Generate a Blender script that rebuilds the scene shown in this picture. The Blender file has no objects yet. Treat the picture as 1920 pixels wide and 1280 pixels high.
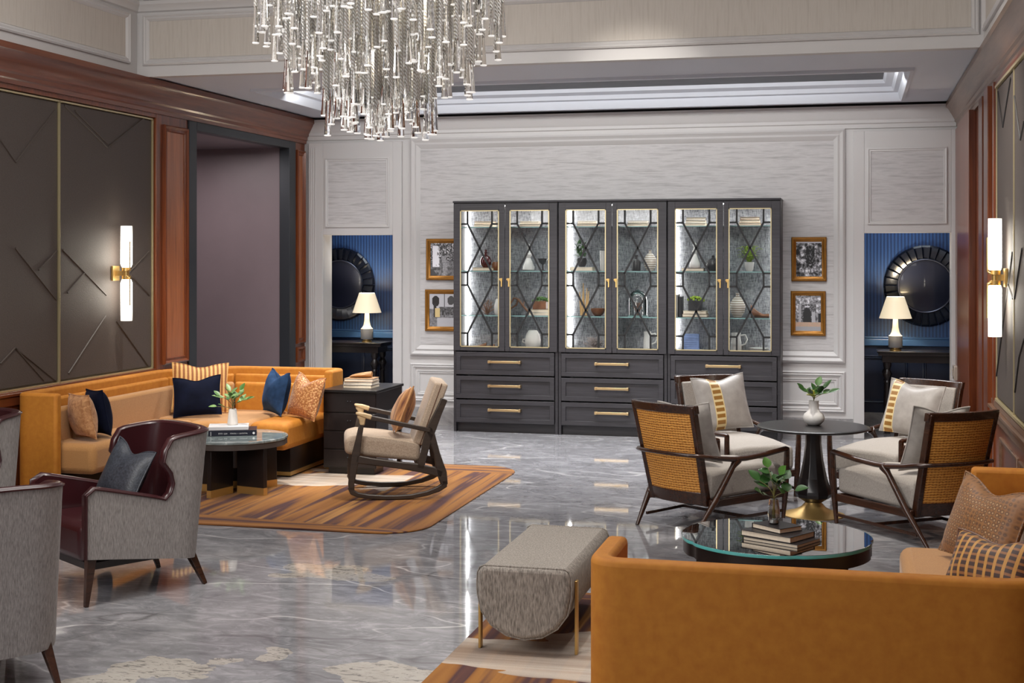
import bpy, math, random
from mathutils import Vector, Matrix, Euler
random.seed(7)
PI = math.pi
sc = bpy.context.scene
COL = sc.collection
R = math.radians

# ------------------------------------------------------------------ camera
F, CAMH, HORIZON = 2546.0, 1.80, 480.0
YAW = math.atan(640 / F)
cam_d = bpy.data.cameras.new('camera')
cam = bpy.data.objects.new('camera', cam_d)
COL.objects.link(cam)
cam.location = (0, 0, CAMH)
cam.rotation_euler = (R(90), 0, YAW)
cam_d.sensor_width = 36
cam_d.lens = F / 1920 * 36
cam_d.shift_y = -(640 - HORIZON) / 1920
cam_d.clip_end = 100
sc.camera = cam
SN, CS = math.sin(YAW), math.cos(YAW)


def at_y(px, Y, py=None):
    """world X (and z) of a photo column where it meets the plane at depth Y"""
    t = (px - 960) / F
    D = Y / (CS + t * SN)
    x = D * (-SN + t * CS)
    return x if py is None else (x, CAMH - (py - HORIZON) * D / F)


def at_x(px, X, py):
    t = (px - 960) / F
    D = X / (-SN + t * CS)
    return D * (CS + t * SN), CAMH - (py - HORIZON) * D / F


def at_z(px, py, z=0.0):
    D = F * (CAMH - z) / (py - HORIZON)
    t = (px - 960) / F
    return D * (-SN + t * CS), D * (CS + t * SN)


# ------------------------------------------------------------------ materials
def lin(c):
    c = c / 255.0
    return c / 12.92 if c <= 0.04045 else ((c + 0.055) / 1.055) ** 2.4


def rgb(r, g, b):
    return (lin(r), lin(g), lin(b), 1.0)


class NT:
    def __init__(s, name):
        s.m = bpy.data.materials.new(name)
        s.m.use_nodes = True
        s.t = s.m.node_tree
        s.b = s.t.nodes['Principled BSDF']
        s.out = s.t.nodes['Material Output']

    def n(s, typ, **kw):
        nd = s.t.nodes.new(typ)
        for k, v in kw.items():
            if k.startswith('i_'):
                nd.inputs[k[2:].replace('_', ' ')].default_value = v
            else:
                setattr(nd, k, v)
        return nd

    def l(s, a, b):
        s.t.links.new(a, b)

    def coord(s, which='Object', scale=(1, 1, 1), rot=(0, 0, 0), loc=(0, 0, 0)):
        tc = s.n('ShaderNodeTexCoord')
        mp = s.n('ShaderNodeMapping')
        mp.inputs['Scale'].default_value = scale
        mp.inputs['Rotation'].default_value = rot
        mp.inputs['Location'].default_value = loc
        s.l(tc.outputs[which], mp.inputs['Vector'])
        return mp.outputs['Vector']

    def noise(s, vec, scale=5, detail=4, rough=0.55, dist=0.0):
        nd = s.n('ShaderNodeTexNoise')
        nd.inputs['Scale'].default_value = scale
        nd.inputs['Detail'].default_value = detail
        nd.inputs['Roughness'].default_value = rough
        nd.inputs['Distortion'].default_value = dist
        s.l(vec, nd.inputs['Vector'])
        return nd.outputs['Fac']

    def ramp(s, fac, stops, interp='LINEAR'):
        nd = s.n('ShaderNodeValToRGB')
        cr = nd.color_ramp
        cr.interpolation = interp
        while len(cr.elements) < len(stops):
            cr.elements.new(0.5)
        for e, (p, c) in zip(cr.elements, stops):
            e.position = p
            e.color = c
        s.l(fac, nd.inputs['Fac'])
        return nd.outputs['Color']

    def mix(s, fac, a, b, blend='MIX'):
        nd = s.n('ShaderNodeMix', data_type='RGBA', blend_type=blend)
        for sock, v in ((nd.inputs[0], fac), (nd.inputs[6], a), (nd.inputs[7], b)):
            if hasattr(v, 'links'):
                s.l(v, sock)
            else:
                sock.default_value = v
        return nd.outputs[2]

    def math(s, op, a, b=None, c=None):
        nd = s.n('ShaderNodeMath', operation=op)
        for i, v in enumerate((a, b, c)):
            if v is None:
                continue
            if hasattr(v, 'links'):
                s.l(v, nd.inputs[i])
            else:
                nd.inputs[i].default_value = v
        return nd.outputs[0]

    def bump(s, h, strength=0.2, dist=0.01):
        nd = s.n('ShaderNodeBump')
        nd.inputs['Strength'].default_value = strength
        nd.inputs['Distance'].default_value = dist
        s.l(h, nd.inputs['Height'])
        s.l(nd.outputs['Normal'], s.b.inputs['Normal'])

    def base(s, c):
        if hasattr(c, 'links'):
            s.l(c, s.b.inputs['Base Color'])
        else:
            s.b.inputs['Base Color'].default_value = c

    def set(s, **kw):
        for k, v in kw.items():
            s.b.inputs[k.replace('_', ' ')].default_value = v


def plain(name, c, rough=0.5, metal=0.0, var=0.0, scale=20, bump=0.0, bscale=80, **kw):
    m = NT(name)
    m.set(Roughness=rough, Metallic=metal)
    if var:
        v = m.coord()
        f = m.noise(v, scale, 3)
        lo = tuple(x * (1 - var) for x in c[:3]) + (1,)
        hi = tuple(min(1, x * (1 + var)) for x in c[:3]) + (1,)
        m.base(m.ramp(f, [(0.3, lo), (0.7, hi)]))
    else:
        m.base(c)
    if bump:
        m.bump(m.noise(m.coord(), bscale, 3), bump, 0.004)
    for k, v in kw.items():
        m.b.inputs[k.replace('_', ' ')].default_value = v
    return m.m


def wood(name, a, b, rough=0.3, axis='z', scale=3.0, coat=0.2):
    m = NT(name)
    st = {'z': (9, 9, 0.5), 'x': (0.5, 9, 9), 'y': (9, 0.5, 9)}[axis]
    v = m.coord(scale=st)
    f = m.noise(v, scale, 6, 0.6, 0.6)
    m.base(m.ramp(f, [(0.28, a), (0.72, b)]))
    m.set(Roughness=rough, Coat_Weight=coat, Coat_Roughness=0.15)
    m.bump(f, 0.05, 0.003)
    return m.m


def fabric(name, a, b, st=(1, 1, 1), scale=120, rough=0.9, sheen=0.3, bump=0.25, detail=2, tint=None):
    m = NT(name)
    f = m.noise(m.coord(scale=st), scale, detail, 0.6)
    col = m.ramp(f, [(0.3, a), (0.7, b)])
    f2 = m.noise(m.coord(), 2.2, 2)
    col = m.mix(m.math('MULTIPLY', f2, 0.25), col, (a[0] * .8, a[1] * .8, a[2] * .8, 1))
    m.base(col)
    m.set(Roughness=rough, Sheen_Weight=sheen, Sheen_Roughness=0.4)
    if tint:
        m.set(Sheen_Tint=tint)
    m.bump(f, bump, 0.003)
    return m.m


def glass(name, tint=(1, 1, 1, 1), refl=0.12, rough=0.0):
    """clear sheet glass: transparent with a fresnel mirror on top"""
    m = NT(name)
    tr = m.n('ShaderNodeBsdfTransparent')
    tr.inputs['Color'].default_value = tint
    gl = m.n('ShaderNodeBsdfGlossy')
    gl.inputs['Roughness'].default_value = rough
    fr = m.n('ShaderNodeFresnel')
    fr.inputs['IOR'].default_value = 1.45
    mx = m.n('ShaderNodeMixShader')
    m.l(m.math('MULTIPLY', fr.outputs[0], refl / 0.05 * 0.5), mx.inputs[0])
    m.l(tr.outputs[0], mx.inputs[1])
    m.l(gl.outputs[0], mx.inputs[2])
    m.l(mx.outputs[0], m.out.inputs['Surface'])
    return m.m


def emit(name, c, strength, base=None):
    m = NT(name)
    m.base(base or c)
    m.b.inputs['Emission Color'].default_value = c
    m.b.inputs['Emission Strength'].default_value = strength
    m.set(Roughness=0.4)
    return m.m


M = {}
M['paint'] = plain('white_paint', rgb(205, 203, 202), 0.45)
M['paint_cool'] = plain('ceiling_paint', rgb(212, 217, 226), 0.6)
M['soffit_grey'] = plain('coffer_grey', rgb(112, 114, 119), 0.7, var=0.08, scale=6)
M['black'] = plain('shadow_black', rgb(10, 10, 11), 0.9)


def wallpaper(name, a, b, st, scale=4):
    m = NT(name)
    f = m.noise(m.coord(scale=st), scale, 6, 0.62, 0.2)
    m.base(m.ramp(f, [(0.28, a), (0.52, b), (0.75, a)]))
    m.set(Roughness=0.6)
    m.bump(m.noise(m.coord(scale=(st[0] * 3, st[1], st[2] * 3)), 30, 2), 0.06, 0.002)
    return m.m


M['wallpaper'] = wallpaper('horizontal_silk_wallpaper', rgb(168, 166, 166), rgb(202, 200, 200), (0.7, 1, 9))
M['fascia_paper'] = wallpaper('vertical_silk_wallpaper', rgb(186, 178, 168), rgb(200, 193, 184), (9, 9, 0.5))
M['cherry'] = wood('cherry_wood', rgb(90, 42, 22), rgb(132, 70, 36), 0.28)
M['cherry_light'] = wood('cherry_wood_panel', rgb(134, 74, 37), rgb(176, 104, 58), 0.3)
M['cherry_long'] = wood('cherry_wood_crown', rgb(86, 40, 22), rgb(122, 64, 36), 0.28, axis='y')
M['walnut_long'] = wood('walnut_crown', rgb(92, 66, 50), rgb(126, 96, 76), 0.35, axis='y')
M['brass'] = plain('brass', rgb(212, 176, 110), 0.36, 0.8)
M['brass_pale'] = plain('pale_brass', rgb(214, 186, 140), 0.32, 1.0)
M['gold_trim'] = plain('gold_trim', rgb(205, 190, 150), 0.35, 0.7)
M['gilt'] = plain('gilt_frame', rgb(150, 102, 40), 0.35, 0.6, var=0.15, scale=15)
M['dark_metal'] = plain('dark_bronze_metal', rgb(52, 55, 60), 0.4, 0.4)


def leather_panel(name, a, b):
    m = NT(name)
    f = m.noise(m.coord(scale=(1, 1, 3)), 60, 3)
    g = m.noise(m.coord(), 1.5, 2)
    m.base(m.mix(m.math('MULTIPLY', g, 0.5), m.ramp(f, [(0.3, a), (0.7, b)]), (a[0], a[1], a[2], 1)))
    m.set(Roughness=0.6)
    m.bump(f, 0.35, 0.004)
    return m.m


M['panel_taupe'] = leather_panel('taupe_leather_panel', rgb(68, 60, 56), rgb(82, 73, 68))
M['piping_taupe'] = plain('taupe_piping', rgb(70, 62, 57), 0.5)
M['piping_dark'] = plain('dark_piping', rgb(40, 37, 36), 0.5)
M['mauve'] = plain('mauve_wall', rgb(122, 108, 112), 0.42, var=0.04, scale=3)

# marble floor
m = NT('polished_grey_marble')
cl = m.noise(m.coord(scale=(1, 1.5, 1), rot=(0, 0, R(25))), 1.3, 10, 0.66, 0.9)
base = m.ramp(cl, [(0.28, rgb(96, 95, 98)), (0.43, rgb(132, 131, 134)), (0.55, rgb(150, 149, 152)), (0.72, rgb(178, 177, 179))])
fine = m.noise(m.coord(scale=(1, 2.0, 1), rot=(0, 0, R(24))), 5, 9, 0.72, 1.2)
base = m.mix(0.42, base, m.ramp(fine, [(0.32, rgb(92, 91, 94)), (0.5, rgb(142, 141, 144)), (0.68, rgb(204, 203, 205))]))


def vein(m, base, loc, rot, scale, width, col, amt):
    vn = m.noise(m.coord(rot=(0, 0, R(rot)), scale=(0.6, 1.5, 1), loc=loc), scale, 3.2, 0.42, 0.25)
    d = m.math('ABSOLUTE', m.math('SUBTRACT', vn, 0.5))
    mask = m.ramp(d, [(0.0, (1, 1, 1, 1)), (width, (0, 0, 0, 1))])
    brk = m.ramp(m.noise(m.coord(loc=loc), 0.9, 3), [(0.42, (0, 0, 0, 1)), (0.58, (1, 1, 1, 1))])
    return m.mix(m.math('MULTIPLY', m.math('MULTIPLY', mask, brk), amt), base, col)


base = vein(m, base, (0.3, 0.1, 0), -22, 0.75, 0.0045, rgb(232, 230, 228), 0.8)
base = vein(m, base, (5.1, 2.7, 0), 30, 0.6, 0.003, rgb(226, 224, 222), 0.7)
base = vein(m, base, (9.1, 4.7, 0), 60, 0.9, 0.005, rgb(72, 68, 68), 0.55)
# warm broken patches where the stone is brecciated
tcf = m.n('ShaderNodeTexCoord')
wob = m.n('ShaderNodeTexNoise')
wob.inputs['Scale'].default_value = 3.0
wob.inputs['Detail'].default_value = 5
m.l(tcf.outputs['Object'], wob.inputs['Vector'])
scr = m.noise(m.coord(scale=(1, 3, 1), rot=(0, 0, R(-40))), 12, 5, 0.7, 1.5)
pcol = m.ramp(scr, [(0.40, rgb(110, 102, 94)), (0.46, rgb(196, 188, 174))])
for (cx, cy, sx_, sy_, rz_) in ((-2.9, 5.35, 1.5, 4.2, 35), (-1.95, 5.55, 2.4, 3.6, -20), (-2.75, 7.15, 2.2, 6.5, 5), (-2.95, 7.35, 2.6, 6.0, 8)):
    mp = m.n('ShaderNodeMapping', vector_type='TEXTURE')
    mp.inputs['Location'].default_value = (cx, cy, 0)
    mp.inputs['Rotation'].default_value = (0, 0, R(rz_))
    mp.inputs['Scale'].default_value = (1 / sx_, 1 / sy_, 1)
    m.l(tcf.outputs['Object'], mp.inputs['Vector'])
    ln = m.n('ShaderNodeVectorMath', operation='LENGTH')
    m.l(mp.outputs['Vector'], ln.inputs[0])
    dd = m.math('ADD', ln.outputs['Value'], m.math('MULTIPLY', m.math('SUBTRACT', wob.outputs['Fac'], 0.5), 2.2))
    base = m.mix(m.math('MULTIPLY', m.math('LESS_THAN', dd, 0.62), 0.7), base, pcol)
br = m.n('ShaderNodeTexBrick', offset=0.0)
m.l(m.coord(loc=(0.35, 0.2, 0), rot=(0, 0, R(18))), br.inputs['Vector'])
br.inputs['Scale'].default_value = 1.0
br.inputs['Mortar Size'].default_value = 0.0015
br.inputs['Brick Width'].default_value = 1.2
br.inputs['Row Height'].default_value = 1.2
br.inputs['Mortar'].default_value = (0.6, 0.6, 0.6, 1)
br.inputs['Color1'].default_value = (1, 1, 1, 1)
br.inputs['Color2'].default_value = (0.93, 0.93, 0.94, 1)
base = m.mix(1.0, base, br.outputs['Color'], 'MULTIPLY')
m.base(base)
m.set(Roughness=0.045, Specular_IOR_Level=0.6)
M['marble'] = m.m
m = NT('marble_skirting')
f = m.noise(m.coord(), 4, 7, 0.65, 1.5)
m.base(m.ramp(f, [(0.3, rgb(120, 119, 121)), (0.7, rgb(176, 173, 172))]))
m.set(Roughness=0.15)
M['marble_skirt'] = m.m

# blue corridor wallpaper: fine vertical stripes
m = NT('blue_striped_wallpaper')
w = m.n('ShaderNodeTexWave', wave_type='BANDS', bands_direction='X')
m.l(m.coord(), w.inputs['Vector'])
w.inputs['Scale'].default_value = 9
w.inputs['Distortion'].default_value = 0.6
w.inputs['Detail'].default_value = 2
m.base(m.ramp(w.outputs['Fac'], [(0.2, rgb(20, 44, 84)), (0.8, rgb(38, 72, 122))]))
m.set(Roughness=0.45)
M['blue_paper'] = m.m
M['blue_paint'] = plain('dark_blue_paint', rgb(20, 32, 58), 0.35)
M['blue_rail'] = plain('blue_rail_paint', rgb(42, 72, 114), 0.35)

# cabinet
m = NT('charcoal_oak')
f = m.noise(m.coord(scale=(0.7, 8, 14)), 5, 5, 0.6)
m.base(m.ramp(f, [(0.3, rgb(40, 38, 42)), (0.7, rgb(56, 54, 58))]))
m.set(Roughness=0.42)
m.bump(f, 0.08, 0.002)
M['charcoal'] = m.m
M['charcoal_dark'] = plain('charcoal_recess', rgb(40, 39, 42), 0.5)
m = NT('woven_cabinet_back')
w1 = m.noise(m.coord(scale=(14, 14, 2.2)), 9, 4, 0.7)
w2 = m.noise(m.coord(scale=(2, 2, 12)), 9, 3, 0.7)
mm = m.math('ADD', m.math('MULTIPLY', w1, 0.65), m.math('MULTIPLY', w2, 0.35))
m.base(m.ramp(mm, [(0.36, rgb(70, 72, 80)), (0.62, rgb(186, 188, 194))]))
m.set(Roughness=0.8)
m.bump(mm, 0.4, 0.004)
M['woven'] = m.m
M['lattice'] = plain('black_lattice', rgb(13, 13, 15), 0.6)
M['led'] = emit('led_strip', (1, 0.97, 0.93, 1), 20.0)
M['pane'] = glass('cabinet_glass', (0.97, 0.98, 0.98, 1), 0.06)
M['shelf_glass'] = glass('shelf_glass', (0.86, 0.94, 0.93, 1), 0.2)
M['shelf_edge'] = plain('shelf_glass_edge', rgb(150, 190, 188), 0.2)

# upholstery
M['velvet'] = fabric('amber_velvet', rgb(176, 108, 26), rgb(190, 124, 36), scale=25, rough=0.75, sheen=0.06, bump=0.04, tint=rgb(255, 200, 120))
M['camel'] = fabric('camel_weave', rgb(168, 120, 70), rgb(186, 138, 84), st=(1, 1, 1), scale=160, sheen=0.3, bump=0.2)
M['grey_tweed'] = fabric('grey_heathered_weave', rgb(118, 113, 111), rgb(172, 166, 162), st=(6, 6, 0.8), scale=38, sheen=0.1, bump=0.35, detail=4)
M['burgundy'] = plain('burgundy_leather', rgb(54, 21, 25), 0.3, 0, var=0.1, scale=4, bump=0.06, bscale=120, Coat_Weight=0.25, Coat_Roughness=0.2)
M['bench_tweed'] = fabric('speckled_grey_weave', rgb(96, 90, 84), rgb(178, 170, 160), st=(5, 5, 1), scale=30, sheen=0.1, bump=0.4, detail=5)
M['linen'] = fabric('pale_grey_linen', rgb(154, 146, 138), rgb(190, 183, 175), st=(4, 4, 1.5), scale=60, sheen=0.15, bump=0.2, detail=3)
M['oat'] = fabric('oatmeal_weave', rgb(160, 140, 120), rgb(200, 180, 158), st=(2, 2, 2), scale=70, sheen=0.15, bump=0.3, detail=3)
M['silk_grey'] = fabric('grey_silk', rgb(158, 152, 146), rgb(178, 172, 166), scale=20, rough=0.5, sheen=0.4, bump=0.05)
M['walnut'] = wood('dark_walnut', rgb(40, 22, 14), rgb(70, 41, 26), 0.25, axis='x', scale=4)
M['wenge'] = wood('wenge_wood', rgb(46, 37, 31), rgb(66, 54, 45), 0.4, axis='x', scale=4, coat=0.1)
M['ebony'] = plain('black_stained_wood', rgb(30, 24, 24), 0.28, var=0.2, scale=8)
M['ebony_gloss'] = plain('black_lacquer', rgb(22, 20, 21), 0.3)
M['pale_oak'] = wood('pale_oak', rgb(190, 160, 116), rgb(214, 186, 142), 0.5, axis='x')
m = NT('woven_cane')
wv = m.n('ShaderNodeTexWave', wave_type='BANDS', bands_direction='Z')
m.l(m.coord(), wv.inputs['Vector'])
wv.inputs['Scale'].default_value = 19
wv.inputs['Distortion'].default_value = 3.0
wv.inputs['Detail'].default_value = 2
wv.inputs['Detail Scale'].default_value = 3
wy = m.n('ShaderNodeTexWave', wave_type='BANDS', bands_direction='Y')
m.l(m.coord(), wy.inputs['Vector'])
wy.inputs['Scale'].default_value = 15
wy.inputs['Distortion'].default_value = 2.0
f = m.math('ADD', m.math('MULTIPLY', wv.outputs['Fac'], 0.8), m.math('MULTIPLY', wy.outputs['Fac'], 0.2))
m.base(m.ramp(f, [(0.06, rgb(140, 82, 26)), (0.24, rgb(206, 134, 50)), (0.9, rgb(236, 172, 84))]))
m.set(Roughness=0.55)
m.bump(f, 0.6, 0.006)
M['cane'] = m.m


def velvet_pillow(name, a, b):
    m = NT(name)
    f = m.noise(m.coord(), 9, 4, 0.6)
    m.base(m.ramp(f, [(0.3, a), (0.75, b)]))
    m.set(Roughness=0.8, Sheen_Weight=0.2, Sheen_Roughness=0.35, Specular_IOR_Level=0.12)
    m.b.inputs['Sheen Tint'].default_value = tuple(min(1, x * 4 + 0.05) for x in b[:3]) + (1,)
    m.bump(f, 0.1, 0.01)
    return m.m


M['navy_velvet'] = velvet_pillow('navy_velvet', rgb(6, 10, 26), rgb(13, 20, 42))
M['blue_velvet'] = velvet_pillow('blue_velvet', rgb(22, 40, 66), rgb(46, 74, 112))
M['slate_satin'] = plain('slate_textured_fabric', rgb(52, 56, 64), 0.42, var=0.45, scale=90, bump=0.3, bscale=120)


def pattern_pillow(name, fn, rough=0.7):
    m = NT(name)
    fn(m)
    m.set(Roughness=rough, Sheen_Weight=0.2)
    return m.m


def wave(m, d, scale, dist=0.0, which='Object', vec=None):
    w = m.n('ShaderNodeTexWave', wave_type='BANDS', bands_direction=d)
    m.l(vec or m.coord(which), w.inputs['Vector'])
    w.inputs['Scale'].default_value = scale
    w.inputs['Distortion'].default_value = dist
    return w.outputs['Fac']


def p_stripe(m):
    f = wave(m, 'X', 9.0, 0.4)
    g = m.noise(m.coord(scale=(1, 1, 12)), 12, 2)
    f = m.math('ADD', f, m.math('MULTIPLY', m.math('SUBTRACT', g, 0.5), 0.5))
    m.base(m.ramp(f, [(0.25, rgb(138, 80, 34)), (0.5, rgb(196, 140, 72)), (0.85, rgb(214, 170, 106))]))
    m.bump(f, 0.3, 0.006)


def p_sequin(m):
    v = m.n('ShaderNodeTexVoronoi', feature='F1')
    m.l(m.coord(), v.inputs['Vector'])
    v.inputs['Scale'].default_value = 60
    m.base(m.ramp(v.outputs['Distance'], [(0.1, rgb(222, 170, 112)), (0.6, rgb(160, 100, 52))]))
    m.set(Metallic=0.25)
    m.bump(v.outputs['Distance'], 0.5, 0.006)


def p_dots(m):
    v = m.n('ShaderNodeTexVoronoi', feature='F1')
    m.l(m.coord(scale=(1, 0.3, 1)), v.inputs['Vector'])
    v.inputs['Scale'].default_value = 48
    v.inputs['Randomness'].default_value = 0.25
    f = v.outputs['Distance']
    m.base(m.ramp(f, [(0.14, rgb(176, 140, 96)), (0.3, rgb(84, 52, 28)), (0.55, rgb(138, 94, 50))]))
    m.bump(f, 0.3, 0.004)


def p_plaid(m):
    f = wave(m, 'X', 8.0, 0.0)
    g = wave(m, 'Z', 12.0, 0.5)
    s = m.math('GREATER_THAN', f, 0.76)
    c1 = m.ramp(g, [(0.55, rgb(58, 34, 26)), (0.8, rgb(140, 92, 50))])
    m.base(m.mix(s, c1, rgb(186, 136, 62)))


def p_brownstripe(m):
    f = m.noise(m.coord(scale=(16, 2, 1.2)), 2.6, 4, 0.6)
    m.base(m.ramp(f, [(0.32, rgb(96, 48, 34)), (0.45, rgb(178, 122, 72)), (0.6, rgb(206, 154, 98)), (0.72, rgb(120, 66, 44))]))


def p_tan(m):
    f = m.noise(m.coord(), 30, 4, 0.6, 1)
    m.base(m.ramp(f, [(0.35, rgb(150, 98, 56)), (0.65, rgb(196, 146, 98))]))


def p_ladder(x0):
    """grey silk with a gold ladder band"""
    def fn(m):
        tc = m.n('ShaderNodeTexCoord')
        sx = m.n('ShaderNodeSeparateXYZ')
        m.l(tc.outputs['Object'], sx.inputs[0])
        off = m.math('ABSOLUTE', m.math('SUBTRACT', sx.outputs[0], x0))
        band = m.math('LESS_THAN', off, 0.042)
        rung = m.math('LESS_THAN', m.math('FRACT', m.math('MULTIPLY', sx.outputs[2], 21)), 0.62)
        edge = m.math('LESS_THAN', off, 0.034)
        gold = m.mix(m.math('MULTIPLY', rung, edge), rgb(226, 204, 150), rgb(150, 104, 36))
        f = m.noise(m.coord(), 14, 3)
        grey = m.ramp(f, [(0.3, rgb(156, 150, 144)), (0.7, rgb(176, 170, 165))])
        m.base(m.mix(band, grey, gold))
    return fn


M['p_stripe'] = pattern_pillow('gold_stripe_fabric', p_stripe)
M['p_sequin'] = pattern_pillow('copper_sequin_fabric', p_sequin, 0.4)
M['p_dots'] = pattern_pillow('copper_dotted_fabric', p_dots, 0.5)
M['p_plaid'] = pattern_pillow('gold_plaid_fabric', p_plaid, 0.55)
M['p_brown'] = pattern_pillow('brown_stripe_fabric', p_brownstripe)
M['p_tan'] = pattern_pillow('tan_pattern_fabric', p_tan)
M['p_ladder'] = pattern_pillow('grey_silk_gold_ladder', p_ladder(-0.06), 0.45)
M['p_ladder_side'] = pattern_pillow('grey_silk_gold_ladder_at_side', p_ladder(-0.15), 0.45)

M['white_ceramic'] = plain('white_ceramic', rgb(222, 220, 217), 0.25)
M['matte_white'] = plain('matte_white_ceramic', rgb(224, 219, 213), 0.6)
M['grey_ceramic'] = plain('grey_ceramic', rgb(150, 150, 150), 0.4)
m = NT('ribbed_ceramic')
f = wave(m, 'Z', 14, 0.3)
m.base(m.ramp(f, [(0.25, rgb(150, 132, 112)), (0.5, rgb(226, 220, 212))]))
m.set(Roughness=0.5)
M['ribbed'] = m.m
M['dark_ceramic'] = plain('dark_ceramic', rgb(44, 42, 44), 0.35)
M['red_glass'] = plain('dark_red_glass', rgb(72, 20, 24), 0.1, Coat_Weight=0.5)
M['brown_wood'] = plain('brown_wood', rgb(120, 74, 44), 0.4, var=0.3, scale=12)
M['tan_wood'] = plain('tan_wood', rgb(176, 132, 86), 0.45, var=0.25, scale=10)
M['twig'] = plain('dry_twig', rgb(140, 104, 82), 0.7)
M['coral'] = plain('grey_coral', rgb(170, 158, 156), 0.7)
M['reed'] = plain('pale_reed', rgb(206, 168, 112), 0.6)
M['leaf'] = plain('leaf_green', rgb(70, 112, 44), 0.4, var=0.35, scale=14)
M['leaf_pale'] = plain('leaf_pale_green', rgb(118, 150, 92), 0.4, var=0.3, scale=14)
M['leaf_dark'] = plain('leaf_dark_green', rgb(46, 82, 36), 0.35, var=0.35, scale=14)
M['lime'] = plain('lime_green_moss', rgb(148, 176, 48), 0.7, var=0.35, scale=40)
M['stem'] = plain('plant_stem', rgb(112, 108, 60), 0.6)
M['flower'] = plain('pale_green_flower', rgb(206, 208, 120), 0.6, var=0.2, scale=30)
M['pages'] = plain('book_pages', rgb(240, 226, 204), 0.8, var=0.06, scale=60)
M['book_white'] = plain('white_book_cover', rgb(212, 210, 210), 0.5)
M['book_navy'] = plain('navy_book_cover', rgb(24, 25, 40), 0.35)
M['book_black'] = plain('black_book_cover', rgb(30, 28, 30), 0.35)
M['book_tan'] = plain('tan_book_cover', rgb(168, 128, 88), 0.5)
M['book_grey'] = plain('grey_book_cover', rgb(120, 116, 114), 0.5)
M['book_brown'] = plain('brown_book_cover', rgb(104, 70, 52), 0.5)
M['book_cream'] = plain('cream_book_cover', rgb(206, 196, 176), 0.5)
M['ink_white'] = plain('white_lettering', rgb(222, 222, 222), 0.6)
M['blue_tin'] = plain('blue_fabric', rgb(120, 140, 186), 0.6, var=0.15, scale=25)
M['mirror'] = plain('dark_reflection_navy', rgb(26, 29, 48), 0.28, 0.0, Coat_Weight=0.3)  # mirror disc in dark navy: its dim reflection is put into the colour
M['navy_lacquer'] = plain('dark_navy_lacquer', rgb(22, 26, 38), 0.22)
M['shade'] = emit('lit_lamp_shade', (1.0, 0.82, 0.56, 1), 0.55, rgb(236, 226, 200))
M['bulb'] = emit('lit_bulb', (1.0, 0.85, 0.62, 1), 20.0)
m = NT('lit_frosted_glass')
tcx = m.n('ShaderNodeTexCoord')
sxx = m.n('ShaderNodeSeparateXYZ')
m.l(tcx.outputs['Object'], sxx.inputs[0])
gl_ = m.n('ShaderNodeMapRange')
m.l(m.math('ABSOLUTE', sxx.outputs[2]), gl_.inputs['Value'])
for k_, v_ in (('From Min', 0.10), ('From Max', 0.385), ('To Min', 16.0), ('To Max', 0.8)):
    gl_.inputs[k_].default_value = v_
m.base(rgb(236, 236, 232))
m.b.inputs['Emission Color'].default_value = (1.0, 0.93, 0.80, 1)
m.l(gl_.outputs[0], m.b.inputs['Emission Strength'])
m.set(Roughness=0.4)
M['sconce_glass'] = m.m
M['table_glass'] = glass('clear_table_glass', (0.90, 0.965, 0.95, 1), 0.30)
M['glass_edge'] = plain('aqua_glass_edge', rgb(88, 176, 176), 0.08, Coat_Weight=0.6)
M['clear'] = glass('clear_glass', (0.95, 0.97, 0.97, 1), 0.35)
m = NT('grey_green_stone_top')
f = m.noise(m.coord(), 5, 8, 0.65, 2)
m.base(m.ramp(f, [(0.3, rgb(92, 102, 104)), (0.55, rgb(126, 136, 136)), (0.72, rgb(178, 184, 182))]))
m.set(Roughness=0.06)
M['stone_top'] = m.m
M['rim_metal'] = plain('table_rim_bronze', rgb(86, 78, 74), 0.35, 0.4)
M['rim_silver'] = plain('dull_silver_rim', rgb(96, 98, 112), 0.3, 0.8)
M['plate'] = plain('switch_plate_steel', rgb(190, 178, 164), 0.3, 0.3)

# chandelier crystal
m = NT('chandelier_crystal')
m.base((1, 0.99, 0.97, 1))
m.set(Roughness=0.02, IOR=1.5, Transmission_Weight=1.0)
M['crystal'] = m.m
m = NT('twisted_crystal')
tc = m.coord()
wz = m.n('ShaderNodeTexWave', wave_type='BANDS', bands_direction='DIAGONAL')
m.l(tc, wz.inputs['Vector'])
wz.inputs['Scale'].default_value = 34
wz.inputs['Distortion'].default_value = 1.0
m.base(m.ramp(wz.outputs['Fac'], [(0.15, rgb(186, 178, 166)), (0.45, rgb(244, 240, 232)), (0.9, (1, 1, 1, 1))]))
m.set(Roughness=0.12, Transmission_Weight=0.2, IOR=1.45)
m.bump(wz.outputs['Fac'], 0.7, 0.004)
M['twist'] = m.m
M['tip'] = emit('lit_crystal_tip', (1, 0.97, 0.92, 1), 0.55, (0.9, 0.9, 0.9, 1))


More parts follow.
